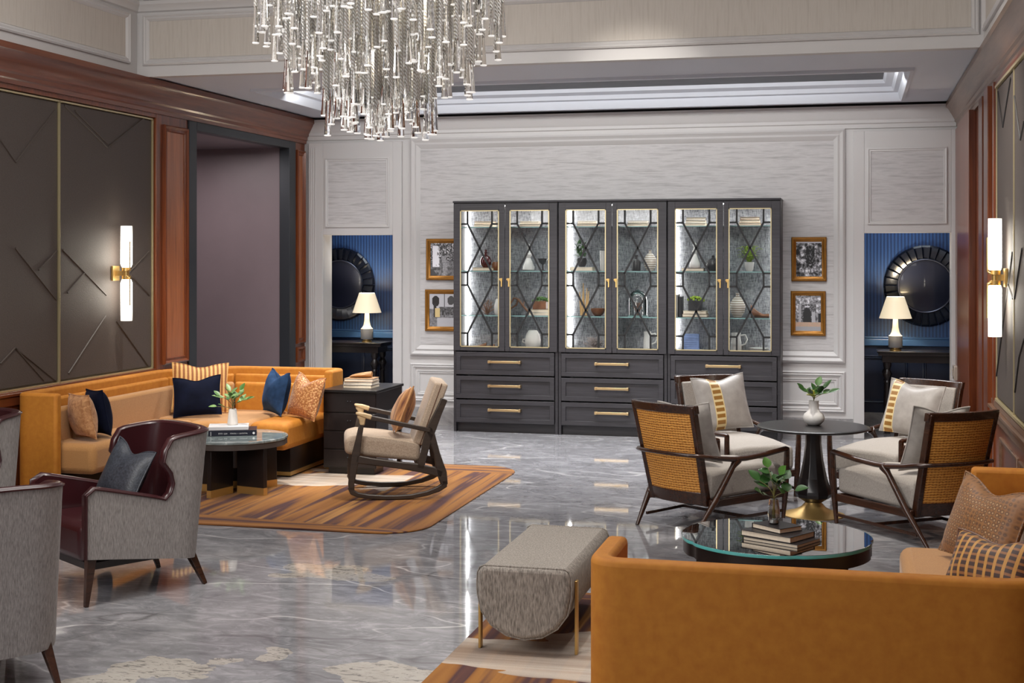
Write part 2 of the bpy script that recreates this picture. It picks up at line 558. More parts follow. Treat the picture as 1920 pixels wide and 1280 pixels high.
# rugs
def rug_mat(name, rx, cx, cy):
    m = NT(name)
    tc = m.n('ShaderNodeTexCoord')
    sx = m.n('ShaderNodeSeparateXYZ')
    m.l(tc.outputs['Object'], sx.inputs[0])
    pal = [(0.30, rgb(66, 38, 42)), (0.40, rgb(84, 48, 46)), (0.445, rgb(168, 112, 46)), (0.50, rgb(146, 92, 36)),
           (0.54, rgb(74, 42, 46)), (0.575, rgb(96, 56, 46)), (0.61, rgb(186, 134, 70)), (0.70, rgb(118, 70, 34))]
    a = m.noise(m.coord(scale=(3.4, 0.16, 1), rot=(0, 0, R(5))), 1.0, 3.5, 0.6, 0.25)
    b = m.noise(m.coord(scale=(0.2, 4.5, 1), loc=(2, 5, 0)), 1.0, 4, 0.6, 0.25)
    ca, cb = m.ramp(a, pal), m.ramp(b, pal)
    # border: bands run along the front and back edges
    edge = m.math('GREATER_THAN', m.math('ABSOLUTE', m.math('ADD', sx.outputs[1], m.math('MULTIPLY', sx.outputs[0], 0.12))), rx)
    col = m.mix(edge, ca, cb)
    wob = m.noise(m.coord(scale=(0.8, 2.0, 1), loc=(1.7, 0.4, 0)), 1.6, 3, 0.5, 0.5)
    yy = m.math('ADD', sx.outputs[1], m.math('MULTIPLY', m.math('SUBTRACT', wob, 0.5), 0.9))
    pmask = m.math('LESS_THAN', m.math('ABSOLUTE', m.math('SUBTRACT', yy, cy)), 0.30)
    pmask = m.math('MULTIPLY', pmask, m.math('LESS_THAN', sx.outputs[0], cx))
    cream = m.ramp(b, [(0.35, rgb(150, 132, 116)), (0.5, rgb(206, 194, 180)), (0.66, rgb(176, 152, 132))])
    col = m.mix(m.math('MULTIPLY', pmask, 0.85), col, cream)
    pile = m.noise(m.coord(), 260, 2)
    m.base(m.mix(m.math('MULTIPLY', pile, 0.35), col, (0.02, 0.012, 0.01, 1)))
    m.set(Roughness=0.95, Sheen_Weight=0.04)
    m.bump(pile, 0.4, 0.004)
    return m.m


M['rug'] = rug_mat('striped_rug_pile', 1.2, 0.5, 0.42)
M['rug2'] = rug_mat('striped_rug_pile_near', 1.5, 2.0, 0.62)


# ------------------------------------------------------------------ mesh builder
class MB:
    def __init__(s):
        s.v, s.f, s.mi, s.uv = [], [], [], None

    def add(s, vs, fs, T=None, m=0):
        o = len(s.v)
        s.v += [tuple(T @ Vector(p)) for p in vs] if T is not None else [tuple(p) for p in vs]
        s.f += [tuple(o + i for i in f) for f in fs]
        s.mi += [m] * len(fs)
        return s

    def box(s, x0, x1, y0, y1, z0, z1, T=None, m=0):
        vs = [(x, y, z) for z in (z0, z1) for y in (y0, y1) for x in (x0, x1)]
        fs = [(0, 2, 3, 1), (4, 5, 7, 6), (0, 1, 5, 4), (2, 6, 7, 3), (0, 4, 6, 2), (1, 3, 7, 5)]
        return s.add(vs, fs, T, m)

    def beam(s, a, b, w, h, up=(0, 0, 1), w2=None, h2=None, m=0):
        """box-section bar from a to b, w across and h along 'up'"""
        a, b = Vector(a), Vector(b)
        d = (b - a).normalized()
        side = d.cross(Vector(up)).normalized()
        u = side.cross(d).normalized()
        w2, h2 = w2 or w, h2 or h
        vs = []
        for p, ww, hh in ((a, w, h), (b, w2, h2)):
            for i, j in ((-1, -1), (1, -1), (1, 1), (-1, 1)):
                vs.append(p + side * (i * ww / 2) + u * (j * hh / 2))
        fs = [(0, 1, 2, 3), (7, 6, 5, 4), (0, 4, 5, 1), (1, 5, 6, 2), (2, 6, 7, 3), (3, 7, 4, 0)]
        return s.add(vs, fs, None, m)

    def tube(s, pts, rad, n=8, closed=False, sq=(1, 1), up=(0, 0, 1), m=0):
        pts = [Vector(p) for p in pts]
        k = len(pts)
        rads = rad if isinstance(rad, (list, tuple)) else [rad] * k
        vs, fs = [], []
        prev = None
        for i, p in enumerate(pts):
            if closed:
                d = (pts[(i + 1) % k] - pts[i - 1]).normalized()
            else:
                d = (pts[min(i + 1, k - 1)] - pts[max(i - 1, 0)]).normalized()
            ref = Vector(up)
            if abs(d.dot(ref)) > 0.98:
                ref = Vector((1, 0, 0)) if abs(d.x) < 0.9 else Vector((0, 1, 0))
            side = d.cross(ref).normalized()
            if prev is not None and side.dot(prev) < 0:
                side = -side
            prev = side
            u = side.cross(d).normalized()
            for j in range(n):
                a = 2 * PI * (j + 0.5) / n
                vs.append(p + side * (math.cos(a) * rads[i] * sq[0]) + u * (math.sin(a) * rads[i] * sq[1]))
        for i in range(k if closed else k - 1):
            i2 = (i + 1) % k
            for j in range(n):
                j2 = (j + 1) % n
                fs.append((i * n + j, i * n + j2, i2 * n + j2, i2 * n + j))
        if not closed:
            fs.append(tuple(range(n - 1, -1, -1)))
            fs.append(tuple((k - 1) * n + j for j in range(n)))
        return s.add(vs, fs, None, m)

    def lathe(s, prof, n=24, T=None, m=0, cap=True, a0=0.0):
        vs, fs = [], []
        k = len(prof)
        for r, z in prof:
            for j in range(n):
                a = a0 + 2 * PI * j / n
                vs.append((r * math.cos(a), r * math.sin(a), z))
        for i in range(k - 1):
            for j in range(n):
                j2 = (j + 1) % n
                fs.append((i * n + j, i * n + j2, (i + 1) * n + j2, (i + 1) * n + j))
        if cap:
            fs.append(tuple(range(n - 1, -1, -1)))
            fs.append(tuple((k - 1) * n + j for j in range(n)))
        return s.add(vs, fs, T, m)

    def prism(s, poly, z0, z1, T=None, m=0):
        n = len(poly)
        vs = [(x, y, z0) for x, y in poly] + [(x, y, z1) for x, y in poly]
        fs = [tuple(range(n - 1, -1, -1)), tuple(range(n, 2 * n))]
        fs += [(i, (i + 1) % n, n + (i + 1) % n, n + i) for i in range(n)]
        return s.add(vs, fs, T, m)

    def loft(s, rings, closed_ring=True, caps=True, m=0):
        n = len(rings[0])
        vs = [p for r in rings for p in r]
        fs = []
        for i in range(len(rings) - 1):
            for j in range(n if closed_ring else n - 1):
                j2 = (j + 1) % n
                fs.append((i * n + j, i * n + j2, (i + 1) * n + j2, (i + 1) * n + j))
        if caps and closed_ring:
            fs.append(tuple(range(n - 1, -1, -1)))
            fs.append(tuple((len(rings) - 1) * n + j for j in range(n)))
        return s.add(vs, fs, None, m)

    def sphere(s, c, r, nu=12, nv=8, sc3=(1, 1, 1), m=0):
        prof = []
        for i in range(nv + 1):
            a = -PI / 2 + PI * i / nv
            prof.append((max(1e-4, r * math.cos(a)), r * math.sin(a)))
        T = Matrix.Translation(c) @ Matrix.Diagonal((sc3[0], sc3[1], sc3[2], 1))
        return s.lathe(prof, nu, T, m)

    def mesh(s, name, mats, angle=35):
        me = bpy.data.meshes.new(name)
        me.from_pydata(s.v, [], s.f)
        for mm in (mats if isinstance(mats, (list, tuple)) else [mats]):
            me.materials.append(mm)
        me.polygons.foreach_set('material_index', s.mi)
        me.polygons.foreach_set('use_smooth', [True] * len(s.f))
        me.update()
        try:
            me.set_sharp_from_angle(angle=R(angle))
        except Exception:
            pass
        return me

    def obj(s, name, mats, parent=None, bevel=0.0, seg=2, angle=35, subsurf=0):
        me = s.mesh(name, mats, angle)
        o = bpy.data.objects.new(name, me)
        COL.objects.link(o)
        if parent is not None:
            o.parent = parent
        if bevel:
            b = o.modifiers.new('bevel', 'BEVEL')
            b.width = bevel
            b.segments = seg
            b.limit_method = 'ANGLE'
            b.angle_limit = R(35)
        if subsurf:
            q = o.modifiers.new('subsurf', 'SUBSURF')
            q.levels = q.render_levels = subsurf
        return o


def tag(o, label=None, cat=None, group=None, kind=None):
    if label:
        o['label'] = label
    if cat:
        o['category'] = cat
    if group:
        o['group'] = group
    if kind:
        o['kind'] = kind
    return o


def thing(name, label, cat, loc=(0, 0, 0), rotz=0.0, group=None):
    o = bpy.data.objects.new(name, None)
    o.empty_display_size = 0.1
    COL.objects.link(o)
    o.location = loc
    o.rotation_euler = (0, 0, rotz)
    return tag(o, label, cat, group)


def copy_tree(o, parent=None):
    c = o.copy()
    COL.objects.link(c)
    c.parent = parent
    for ch in o.children:
        copy_tree(ch, c)
    return c


def struct(name, mb, mat, parent=None, bevel=0.0, label=None):
    o = mb.obj(name, mat, parent, bevel)
    if parent is None:
        o['kind'] = 'structure'
    if label:
        o['label'] = label
    return o


def ring_frame(mb, P, U, V, N, u0, u1, v0, v1, prof, m=0):
    """mitred moulding round a rectangle; prof = [(inset, height), ...]"""
    P, U, V, N = Vector(P), Vector(U), Vector(V), Vector(N)
    rings = []
    for ins, h in prof:
        rings.append([P + U * (u0 + ins) + V * (v0 + ins) + N * h, P + U * (u1 - ins) + V * (v0 + ins) + N * h,
                      P + U * (u1 - ins) + V * (v1 - ins) + N * h, P + U * (u0 + ins) + V * (v1 - ins) + N * h])
    mb.loft(rings, True, False, m)


MOULD = [(0, 0), (0, 0.018), (0.012, 0.026), (0.022, 0.016), (0.034, 0.022), (0.05, 0.008), (0.055, 0)]
MOULD_S = [(0, 0), (0, 0.014), (0.010, 0.018), (0.02, 0.010), (0.03, 0.012), (0.036, 0)]


def extrude_profile(mb, prof, a, b, N, m=0):
    """sweep a 2-D (out, z) profile from point a to b; N is the outward direction"""
    a, b, N = Vector(a), Vector(b), Vector(N)
    rings = [[p + N * o + Vector((0, 0, z)) for o, z in prof] for p in (a, b)]
    mb.loft(rings, True, True, m)


def offset_poly(poly, d):
    """offset an open polyline to its right by d, mitred"""
    out = []
    n = len(poly)
    for i in range(n):
        nr = []
        for a, b in ((i - 1, i), (i, i + 1)):
            if a < 0 or b >= n:
                continue
            dx, dy = poly[b][0] - poly[a][0], poly[b][1] - poly[a][1]
            L = math.hypot(dx, dy)
            nr.append((dy / L, -dx / L))
        if len(nr) == 1:
            nx, ny = nr[0]
            out.append((poly[i][0] + nx * d, poly[i][1] + ny * d))
        else:
            mx, my = nr[0][0] + nr[1][0], nr[0][1] + nr[1][1]
            k = mx * nr[0][0] + my * nr[0][1]
            out.append((poly[i][0] + mx / k * d, poly[i][1] + my / k * d))
    return out


def fillet(poly, r, n=5):
    out = [poly[0]]
    for i in range(1, len(poly) - 1):
        p, q, s = Vector(poly[i - 1]), Vector(poly[i]), Vector(poly[i + 1])
        d1, d2 = (p - q).normalized(), (s - q).normalized()
        rr = r[i - 1] if isinstance(r, (list, tuple)) else r
        a = d1.angle(d2)
        L = rr / math.tan(a / 2)
        for k in range(n + 1):
            t = k / n
            A, B = q + d1 * L, q + d2 * L
            pt = A * (1 - t) ** 2 + q * 2 * t * (1 - t) + B * t * t
            out.append((pt.x, pt.y))
    out.append(poly[-1])
    return out


def strip(mb, poly, d0, d1, z0, z1, m=0):
    A, B = offset_poly(poly, d0), offset_poly(poly, d1)
    rings = []
    for p, q in zip(A, B):
        rings.append([(p[0], p[1], z0), (p[0], p[1], z1), (q[0], q[1], z1), (q[0], q[1], z0)])
    mb.loft(rings, True, True, m)


def rounded_rect(x0, x1, y0, y1, r, n=6):
    pts = []
    for cx, cy, a in ((x1 - r, y1 - r, 0), (x0 + r, y1 - r, 90), (x0 + r, y0 + r, 180), (x1 - r, y0 + r, 270)):
        for k in range(n + 1):
            t = R(a + 90 * k / n)
            pts.append((cx + r * math.cos(t), cy + r * math.sin(t)))
    return pts


# ================================================================== SETTING
XL, XR, YB, YF = -5.80, 1.0, 13.85, 10.2   # left wood face, right wood face, back wall, soffit edge
ZC = 3.30
mb = MB()
mb.box(-9.0, 3.2, 0.5, 15.4, -0.06, 0.0)
struct('floor', mb, M['marble'])

# ---- back wall with two openings
OL, OR = (-5.59, -4.79), (0.105, 0.923)
OPEN_H = 2.03
mb = MB()
y0, y1 = YB, YB + 0.22
mb.box(-6.2, OL[0], y0, y1, 0, 3.4)
mb.box(OL[0], OL[1], y0, y1, OPEN_H, 3.4)
mb.box(OL[1], OR[0], y0, y1, 0, 3.4)
mb.box(OR[0], OR[1], y0, y1, OPEN_H, 3.4)
mb.box(OR[1], 1.4, y0, y1, 0, 3.4)
wall_back = struct('wall_back', mb, M['paint'])
# casings round the openings, proud of the wall
for (c0, c1, (o0, o1)) in ((-5.755, -4.69, OL), (0.0, 1.005, OR)):
    mb = MB()
    mb.box(c0, o0, YB - 0.045, YB, 0, 3.03)
    mb.box(o1, c1, YB - 0.045, YB, 0, 3.03)
    mb.box(o0, o1, YB - 0.045, YB, OPEN_H, 3.03)
    for q in (0.025, 0.05, 0.075):
        if o0 - c0 > 0.12:
            mb.box(c0 + q, c0 + q + 0.008, YB - 0.053, YB - 0.045, 0, 2.98)
    mb.obj('door_casing', M['paint'], wall_back, 0.004)
    mb = MB()
    u0, u1 = (o0 + 0.05, o1 - 0.07)
    ring_frame(mb, (0, YB - 0.045, 0), (1, 0, 0), (0, 0, 1), (0, -1, 0), u0 - 0.02, u1 + 0.03, 2.11, 2.86, MOULD_S)
    mb.obj('panel_moulding', M['paint'], wall_back)
    mb = MB()
    mb.box(u0 + 0.012, u1, YB - 0.049, YB - 0.044, 2.14, 2.83)
    mb.obj('wallpaper_panel', M['wallpaper'], wall_back)
# centre field
mb = MB()
ring_frame(mb, (0, YB, 0), (1, 0, 0), (0, 0, 1), (0, -1, 0), -4.60, -0.08, 0.74, 3.06,
           [(0, 0), (0, 0.03), (0.02, 0.042), (0.05, 0.02), (0.07, 0.03), (0.11, 0.006), (0.115, 0)])
ring_frame(mb, (0, YB, 0), (1, 0, 0), (0, 0, 1), (0, -1, 0), -4.60, -0.08, 0.25, 0.655, MOULD)
ring_frame(mb, (0, YB, 0), (1, 0, 0), (0, 0, 1), (0, -1, 0), -4.53, -0.15, 0.32, 0.585, MOULD_S)
mb.obj('panel_moulding', M['paint'], wall_back)
mb = MB()
mb.box(-4.49, -0.19, YB - 0.006, YB + 0.001, 0.86, 2.94)
mb.obj('wallpaper_panel', M['wallpaper'], wall_back)
# crown of the white wall + black strip painted in for the shade of the gap
mb = MB()
prof = [(0, 3.06), (0.02, 3.06), (0.02, 3.10), (0.035, 3.11), (0.035, 3.14), (0.05, 3.16), (0.06, 3.21), (0.09, 3.25), (0.09, 3.275), (0, 3.275)]
extrude_profile(mb, prof, (-5.8, YB, 0), (1.1, YB, 0), (0, -1, 0))
struct('trim_1', mb, M['paint'], label='white moulded cornice along the top of the back wall')
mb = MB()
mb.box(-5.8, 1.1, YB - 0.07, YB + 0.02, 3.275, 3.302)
struct('trim_2', mb, M['black'], label='black strip painted as the shaded gap between back wall cornice and soffit')
mb = MB()
for a, b in ((-5.755, OL[0]), (OL[1], OR[0]), (OR[1], 1.0)):
    mb.box(a, b, YB - 0.012 - (0.045 if a < -5 or a > 0.5 else 0), YB, 0, 0.19 if (a > -5 and a < 0) else 0.02)
struct('baseboard_back', mb, M['marble_skirt'])

# ---- blue corridor behind the openings
YBL = 14.78
mb = MB()
mb.box(-8.2, 3.2, YBL, YBL + 0.1, 0, 2.6)
wall_blue = struct('wall_corridor', mb, M['blue_paper'])
mb = MB()
mb.box(-8.2, 3.2, YBL - 0.02, YBL, 0.16, 0.86)
for k in range(13):
    x = -7.9 + k * 0.86
    ring_frame(mb, (0, YBL - 0.02, 0), (1, 0, 0), (0, 0, 1), (0, -1, 0), x, x + 0.72, 0.26, 0.76, MOULD_S)
mb.obj('wainscot', M['blue_paint'], wall_blue)
mb = MB()
mb.box(-8.2, 3.2, YBL - 0.045, YBL, 0.86, 0.93)
mb.box(-8.2, 3.2, YBL - 0.03, YBL, 0.93, 0.955)
mb.obj('chair_rail', M['blue_rail'], wall_blue, 0.006)
mb = MB()
mb.box(-8.2, 3.2, YBL - 0.03, YBL, 0.0, 0.16)
mb.obj('skirting', M['marble_skirt'], wall_blue)
mb = MB()
mb.box(-8.2, 3.2, YB + 0.22, YBL + 0.1, 2.5, 2.6)
struct('ceiling_corridor', mb, M['blue_paint'])
mb = MB()
mb.box(-4.66, -4.56, YB + 0.22, YBL - 0.05, 0, 2.5)
mb.box(1.5, 1.6, YB + 0.22, YBL - 0.05, 0, 2.5)
struct('wall_partition', mb, M['blue_paint'])

# ---- left wall
XP = XL - 0.035      # upholstered panel plane
mb = MB()
mb.box(XL - 0.4, XP - 0.02, 2.0, 11.12, 0, 3.36)         # solid wall behind panels
mb.box(XL - 0.4, XL - 0.02, 13.5, YB, 0, 3.36)
mb.box(XL - 0.4, XL - 0.02, 11.12, 13.5, 2.97, 3.36)
wall_left = struct('wall_left', mb, M['cherry'])
# cherry frame + pilasters
mb = MB()
mb.box(XP - 0.02, XL, 2.0, 10.55, 2.985, 3.03)
mb.box(XP - 0.02, XL, 2.0, 10.55, 0.70, 0.835)
mb.box(XP - 0.02, XL, 10.555, 11.12, 0, 3.03)
mb.box(XL - 0.02, XL, 13.53, YB - 0.06, 0, 3.03)
mb.box(XP - 0.02, XL - 0.01, 2.0, 10.56, 0, 0.70)
mb.obj('wood_frame', M['cherry'], wall_left, 0.004)
mb = MB()
mb.box(XL, XL + 0.012, 2.0, 10.6, 0.735, 0.80)
mb.box(XL, XL + 0.02, 2.0, 10.6, 0.80, 0.825)
for y in (7.75, 9.2):
    ring_frame(mb, (XL - 0.01, 0, 0), (0, 1, 0), (0, 0, 1), (1, 0, 0), y, y + 1.3, 0.12, 0.62, MOULD_S)
mb.obj('chair_rail', M['cherry_long'], wall_left, 0.004)
for (a, b, zt) in ((10.68, 11.08, 2.94), (13.58, YB - 0.09, 2.94)):
    mb = MB()
    ring_frame(mb, (XL, 0, 0), (0, 1, 0), (0, 0, 1), (1, 0, 0), a - 0.02, b + 0.02, 0.86, zt, [(0, 0), (0, 0.022), (0.012, 0.03), (0.03, 0.012), (0.05, 0.018), (0.062, 0)])
    ring_frame(mb, (XL, 0, 0), (0, 1, 0), (0, 0, 1), (1, 0, 0), a - 0.02, b + 0.02, 0.66, 0.82, [(0, 0), (0, 0.02), (0.02, 0.026), (0.04, 0)])
    mb.obj('pilaster_moulding', M['cherry'], wall_left)
    mb = MB()
    mb.box(XL - 0.004, XL + 0.006, a + 0.035, b - 0.035, 0.91, zt - 0.055)
    mb.obj('pilaster_panel', M['cherry_light'], wall_left)
# upholstered panels with raised piping, framed in gold
PAN = [(6.30, 7.71), (7.72, 9.122), (9.134, 10.535)]
LINES = {2: [[(120, 197), (201, 276), (279, 214)], [(140, 207), (201, 269)], [(117, 468), (199, 553)], [(158, 512), (126, 549)],
             [(279, 471), (233, 520)], [(243, 514), (280, 553)], [(198, 592), (128, 700)], [(218, 602), (279, 687)]],
         1: [[(0, 262), (29, 304), (103, 207)], [(28, 465), (105, 562)], [(72, 506), (106, 470)], [(0, 682), (28, 652), (104, 713)], [(28, 652), (82, 713)]]}
for i, (a, b) in enumerate(PAN):
    mb = MB()
    mb.box(XP - 0.02, XP, a, b, 0.855, 2.965)
    pan = mb.obj('upholstered_panel', M['panel_taupe'], wall_left, 0.012, 3)
    mb = MB()
    for z in (0.836, 2.966):
        mb.box(XP - 0.02, XP + 0.016, a - 0.01, b + 0.01, z, z + 0.012)
    mb.box(XP - 0.02, XP + 0.016, a - 0.008, a - 0.001, 0.84, 2.98)
    mb.box(XP - 0.02, XP + 0.016, b + 0.001, b + 0.008, 0.84, 2.98)
    mb.obj('gold_trim', M['gold_trim'], pan)
    for ln in LINES.get(i, []):
        mb = MB()
        pts = []
        for px, py in ln:
            Y, z = at_x(px, XP, py)
            pts.append((XP + 0.002, Y, z))
        for p, q in zip(pts, pts[1:]):
            mb.tube([p, q], 0.007, 6)
        mb.obj('piping', M['piping_taupe'], pan)
# cherry crown
CROWN = [(0, 3.02), (0.02, 3.02), (0.024, 3.05), (0.035, 3.06), (0.035, 3.09), (0.05, 3.105), (0.05, 3.125), (0.075, 3.17), (0.11, 3.225), (0.13, 3.24), (0.13, 3.285), (-0.05, 3.285), (-0.05, 3.02)]
mb = MB()
extrude_profile(mb, CROWN, (XL, 2.0, 0), (XL, YB - 0.05, 0), (1, 0, 0))
struct('trim_3', mb, M['cherry_long'], label='cherry wood crown moulding along the left wall')
# opening with a dark metal frame and the mauve passage behind
mb = MB()
mb.box(XL - 0.10, XL + 0.015, 11.125, 11.27, 0, 3.02)
mb.box(XL - 0.10, XL + 0.015, 13.36, 13.525, 0, 3.02)
mb.box(XL - 0.10, XL + 0.015, 11.27, 13.36, 2.94, 3.02)
struct('door_1', mb, M['dark_metal'], bevel=0.004, label='dark bronze metal frame of the opening in the left wall')
mb = MB()
mb.box(-8.8, XL - 0.10, 13.37, 13.45, 0, 2.95)
mb.box(-8.9, -8.8, 10.9, 13.45, 0, 2.95)
mb.box(-8.8, XL - 0.38, 11.10, 11.18, 0, 2.95)
mb.box(-8.9, XL - 0.02, 11.10, 13.45, 2.95, 3.0)
struct('wall_passage', mb, M['mauve'])

# ---- right wall
XPR = XR - 0.03
mb = MB()
mb.box(XR + 0.0, XR + 0.4, 2.0, YB, 0, 3.36)
wall_right = struct('wall_right', mb, M['cherry'])
mb = MB()
mb.box(XPR, XR, 10.02, 10.12, 0, 3.03)
mb.box(XPR - 0.012, XR, 10.12, 10.2, 0, 3.03)
mb.box(XPR - 0.03, XR, 10.36, 10.66, 0, 3.03)
mb.box(XPR - 0.012, XR, 11.0, 11.3, 0, 3.03)
mb.box(XPR - 0.03, XR, 12.0, 13.3, 0, 3.03)
mb.box(XPR - 0.012, XR, 13.3, 13.8, 0, 3.03)
mb.box(XPR, XR, 2.0, 10.02, 0, 0.66)
mb.box(XPR, XR, 2.0, 10.02, 2.985, 3.03)
mb.obj('wood_frame', M['cherry'], wall_right, 0.004)
mb = MB()
mb.box(XPR - 0.02, XR, 2.0, 10.3, 0.66, 0.72)
mb.box(XPR - 0.035, XR, 2.0, 10.3, 0.72, 0.745)
mb.box(XPR - 0.01, XR, 2.0, 10.3, 0.745, 0.785)
for y in (6.5, 7.6, 8.7):
    ring_frame(mb, (XPR, 0, 0), (0, 1, 0), (0, 0, 1), (-1, 0, 0), y, y + 1.0, 0.14, 0.58, MOULD_S)
mb.obj('chair_rail', M['walnut_long'], wall_right, 0.004)
RL = {1: [[(1869, 706), (1899, 473)]], 0: []}
for i, (a, b) in enumerate(((5.9, 7.4), (7.42, 8.94), (8.96, 9.99))):
    mb = MB()
    mb.box(XPR, XR, a, b, 0.815, 2.965)
    pan = mb.obj('upholstered_panel', M['panel_taupe'], wall_right, 0.012, 3)
    mb = MB()
    for z in (0.795, 2.966):
        mb.box(XPR - 0.014, XR, a - 0.01, b + 0.01, z, z + 0.018)
    mb.box(XPR - 0.006, XR, a - 0.012, a - 0.002, 0.80, 2.98)
    mb.box(XPR - 0.006, XR, b + 0.002, b + 0.012, 0.80, 2.98)
    mb.obj('gold_trim', M['gold_trim'], pan)
    lines = []
    if i == 2:
        lines = [[(1872, 172), (1881, 238), (1896, 146)], [(1869, 706), (1899, 473)], [(1886, 520), (1900, 560)]]
    if i == 1:
        lines = [[(1903, 180), (1914, 262), (1921, 228)], [(1903, 560), (1917, 466)], [(1904, 735), (1912, 668), (1921, 636)]]
    for ln in lines:
        mb = MB()
        pts = []
        for px, py in ln:
            Y, z = at_x(px, XPR, py)
            pts.append((XPR - 0.002, Y, z))
        for p, q in zip(pts, pts[1:]):
            mb.tube([p, q], 0.007, 6)
        mb.obj('piping', M['piping_dark'], pan)
mb = MB()
extrude_profile(mb, CROWN, (XR, 2.0, 0), (XR, YB - 0.05, 0), (-1, 0, 0))
struct('trim_4', mb, M['walnut_long'], label='brown wood crown moulding along the right wall')
sp = MB()
sp.box(XPR - 0.05, XPR - 0.012, 13.42, 13.62, 0.63, 0.76)
sp.box(XPR - 0.058, XPR - 0.05, 13.47, 13.57, 0.66, 0.73)
o = sp.obj('wall_switch', M['plate'], None, 0.006)
tag(o, 'small pale switch plate on the dark wood beside the right opening', 'switch')

# ---- soffit, coffer and tray
mb = MB()
HX0, HX1, HY0, HY1 = -5.2, 0.42, 11.3, 13.37
mb.box(-6.2, 1.4, YF + 0.02, HY0, ZC, 3.36)
mb.box(-6.2, 1.4, HY1, YB, ZC, 3.36)
mb.box(-6.2, HX0, HY0, HY1, ZC, 3.36)
mb.box(HX1, 1.4, HY0, HY1, ZC, 3.36)
ceiling = struct('ceiling', mb, M['paint_cool'])
mb = MB()
ring_frame(mb, (0, 0, ZC), (1, 0, 0), (0, 1, 0), (0, 0, -1), HX0 - 0.05, HX1 + 0.05, HY0 - 0.05, HY1 + 0.05,
           [(0, 0), (0, 0.025), (0.03, 0.03), (0.05, 0.0), (0.06, -0.05), (0.10, -0.06), (0.12, -0.10), (0.18, -0.125), (0.2, -0.16)])
mb.obj('coffer_moulding', M['paint_cool'], ceiling)
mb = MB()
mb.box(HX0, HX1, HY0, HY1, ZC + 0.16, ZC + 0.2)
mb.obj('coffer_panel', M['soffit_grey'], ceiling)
ZT = 4.5
mb = MB()
mb.box(-6.2, 1.4, 1.5, YF + 0.3, ZT, ZT + 0.1)
struct('ceiling_tray', mb, M['paint'])
FX0, FX1 = -5.78, 0.90
for nm, mkbox, P, U, N, u0s in (
        ('wall_tray_back', (FX0 - 0.1, FX1 + 0.1, YF, YF + 0.1), (0, YF, 0), (1, 0, 0), (0, -1, 0), [(FX0 + 0.06, FX1 - 0.03)]),
        ('wall_tray_left', (FX0 - 0.1, FX0, 1.5, YF), (FX0, 0, 0), (0, 1, 0), (1, 0, 0), [(3.9, 6.9), (7.05, 10.06)]),
        ('wall_tray_right', (FX1, FX1 + 0.1, 1.5, YF), (FX1, 0, 0), (0, 1, 0), (-1, 0, 0), [(3.9, 6.9), (7.05, 10.06)])):
    mb = MB()
    mb.box(*mkbox, ZC - 0.012 if 'back' in nm else 3.287, ZT)
    w = struct(nm, mb, M['paint'])
    for u0, u1 in u0s:
        mb = MB()
        ring_frame(mb, P, U, (0, 0, 1), N, u0, u1, 3.38, 3.80, MOULD)
        ring_frame(mb, P, U, (0, 0, 1), N, u0, u1, 3.92, 4.4, MOULD)
        mb.obj('panel_moulding', M['paint'], w)
        mb = MB()
        Uv, Nv, Pv = Vector(U), Vector(N), Vector(P)
        vs = [Pv + Uv * u + Nv * 0.004 + Vector((0, 0, z)) for u, z in ((u0 + .055, 3.435), (u1 - .055, 3.435), (u1 - .055, 3.745), (u0 + .055, 3.745))]
        vb = [p - Nv * 0.02 for p in vs]
        mb.add(vs + vb, [(0, 1, 2, 3), (7, 6, 5, 4), (0, 4, 5, 1), (1, 5, 6, 2), (2, 6, 7, 3), (3, 7, 4, 0)])
        mb.obj('wallpaper_panel', M['fascia_paper'], w)
    mb = MB()
    a = Pv + Uv * (FX0 if 'back' in nm else 1.5)
    b = Pv + Uv * (FX1 if 'back' in nm else YF)
    extrude_profile(mb, [(0, 3.82), (0.02, 3.83), (0.03, 3.86), (0.05, 3.88), (0.05, 3.91), (0, 3.91)], a, b, N)
    mb.obj('rail_moulding', M['paint'], w)

# ================================================================== RUGS
for nm, (x0, x1, ya, yb), mat, lab in (
        ('rug', (-5.2, -2.72, 8.31, 11.2), M['rug'], 'brown and gold striped rug under the left coffee table and rocking chair'),
        ('rug', (-1.76, 0.6, 3.6, 7.1), M['rug2'], 'striped rug under the grey bench and the near orange sofa')):
    mb = MB()
    cx, cy = (x0 + x1) / 2, (ya + yb) / 2
    mb.prism(rounded_rect(x0 - cx, x1 - cx, ya - cy, yb - cy, 0.32, 8), 0.0, 0.012)
    o = mb.obj(nm, mat, None, 0.005)
    o.location = (cx, cy, 0.0)
    tag(o, lab, 'rug')
RZ = 0.0125


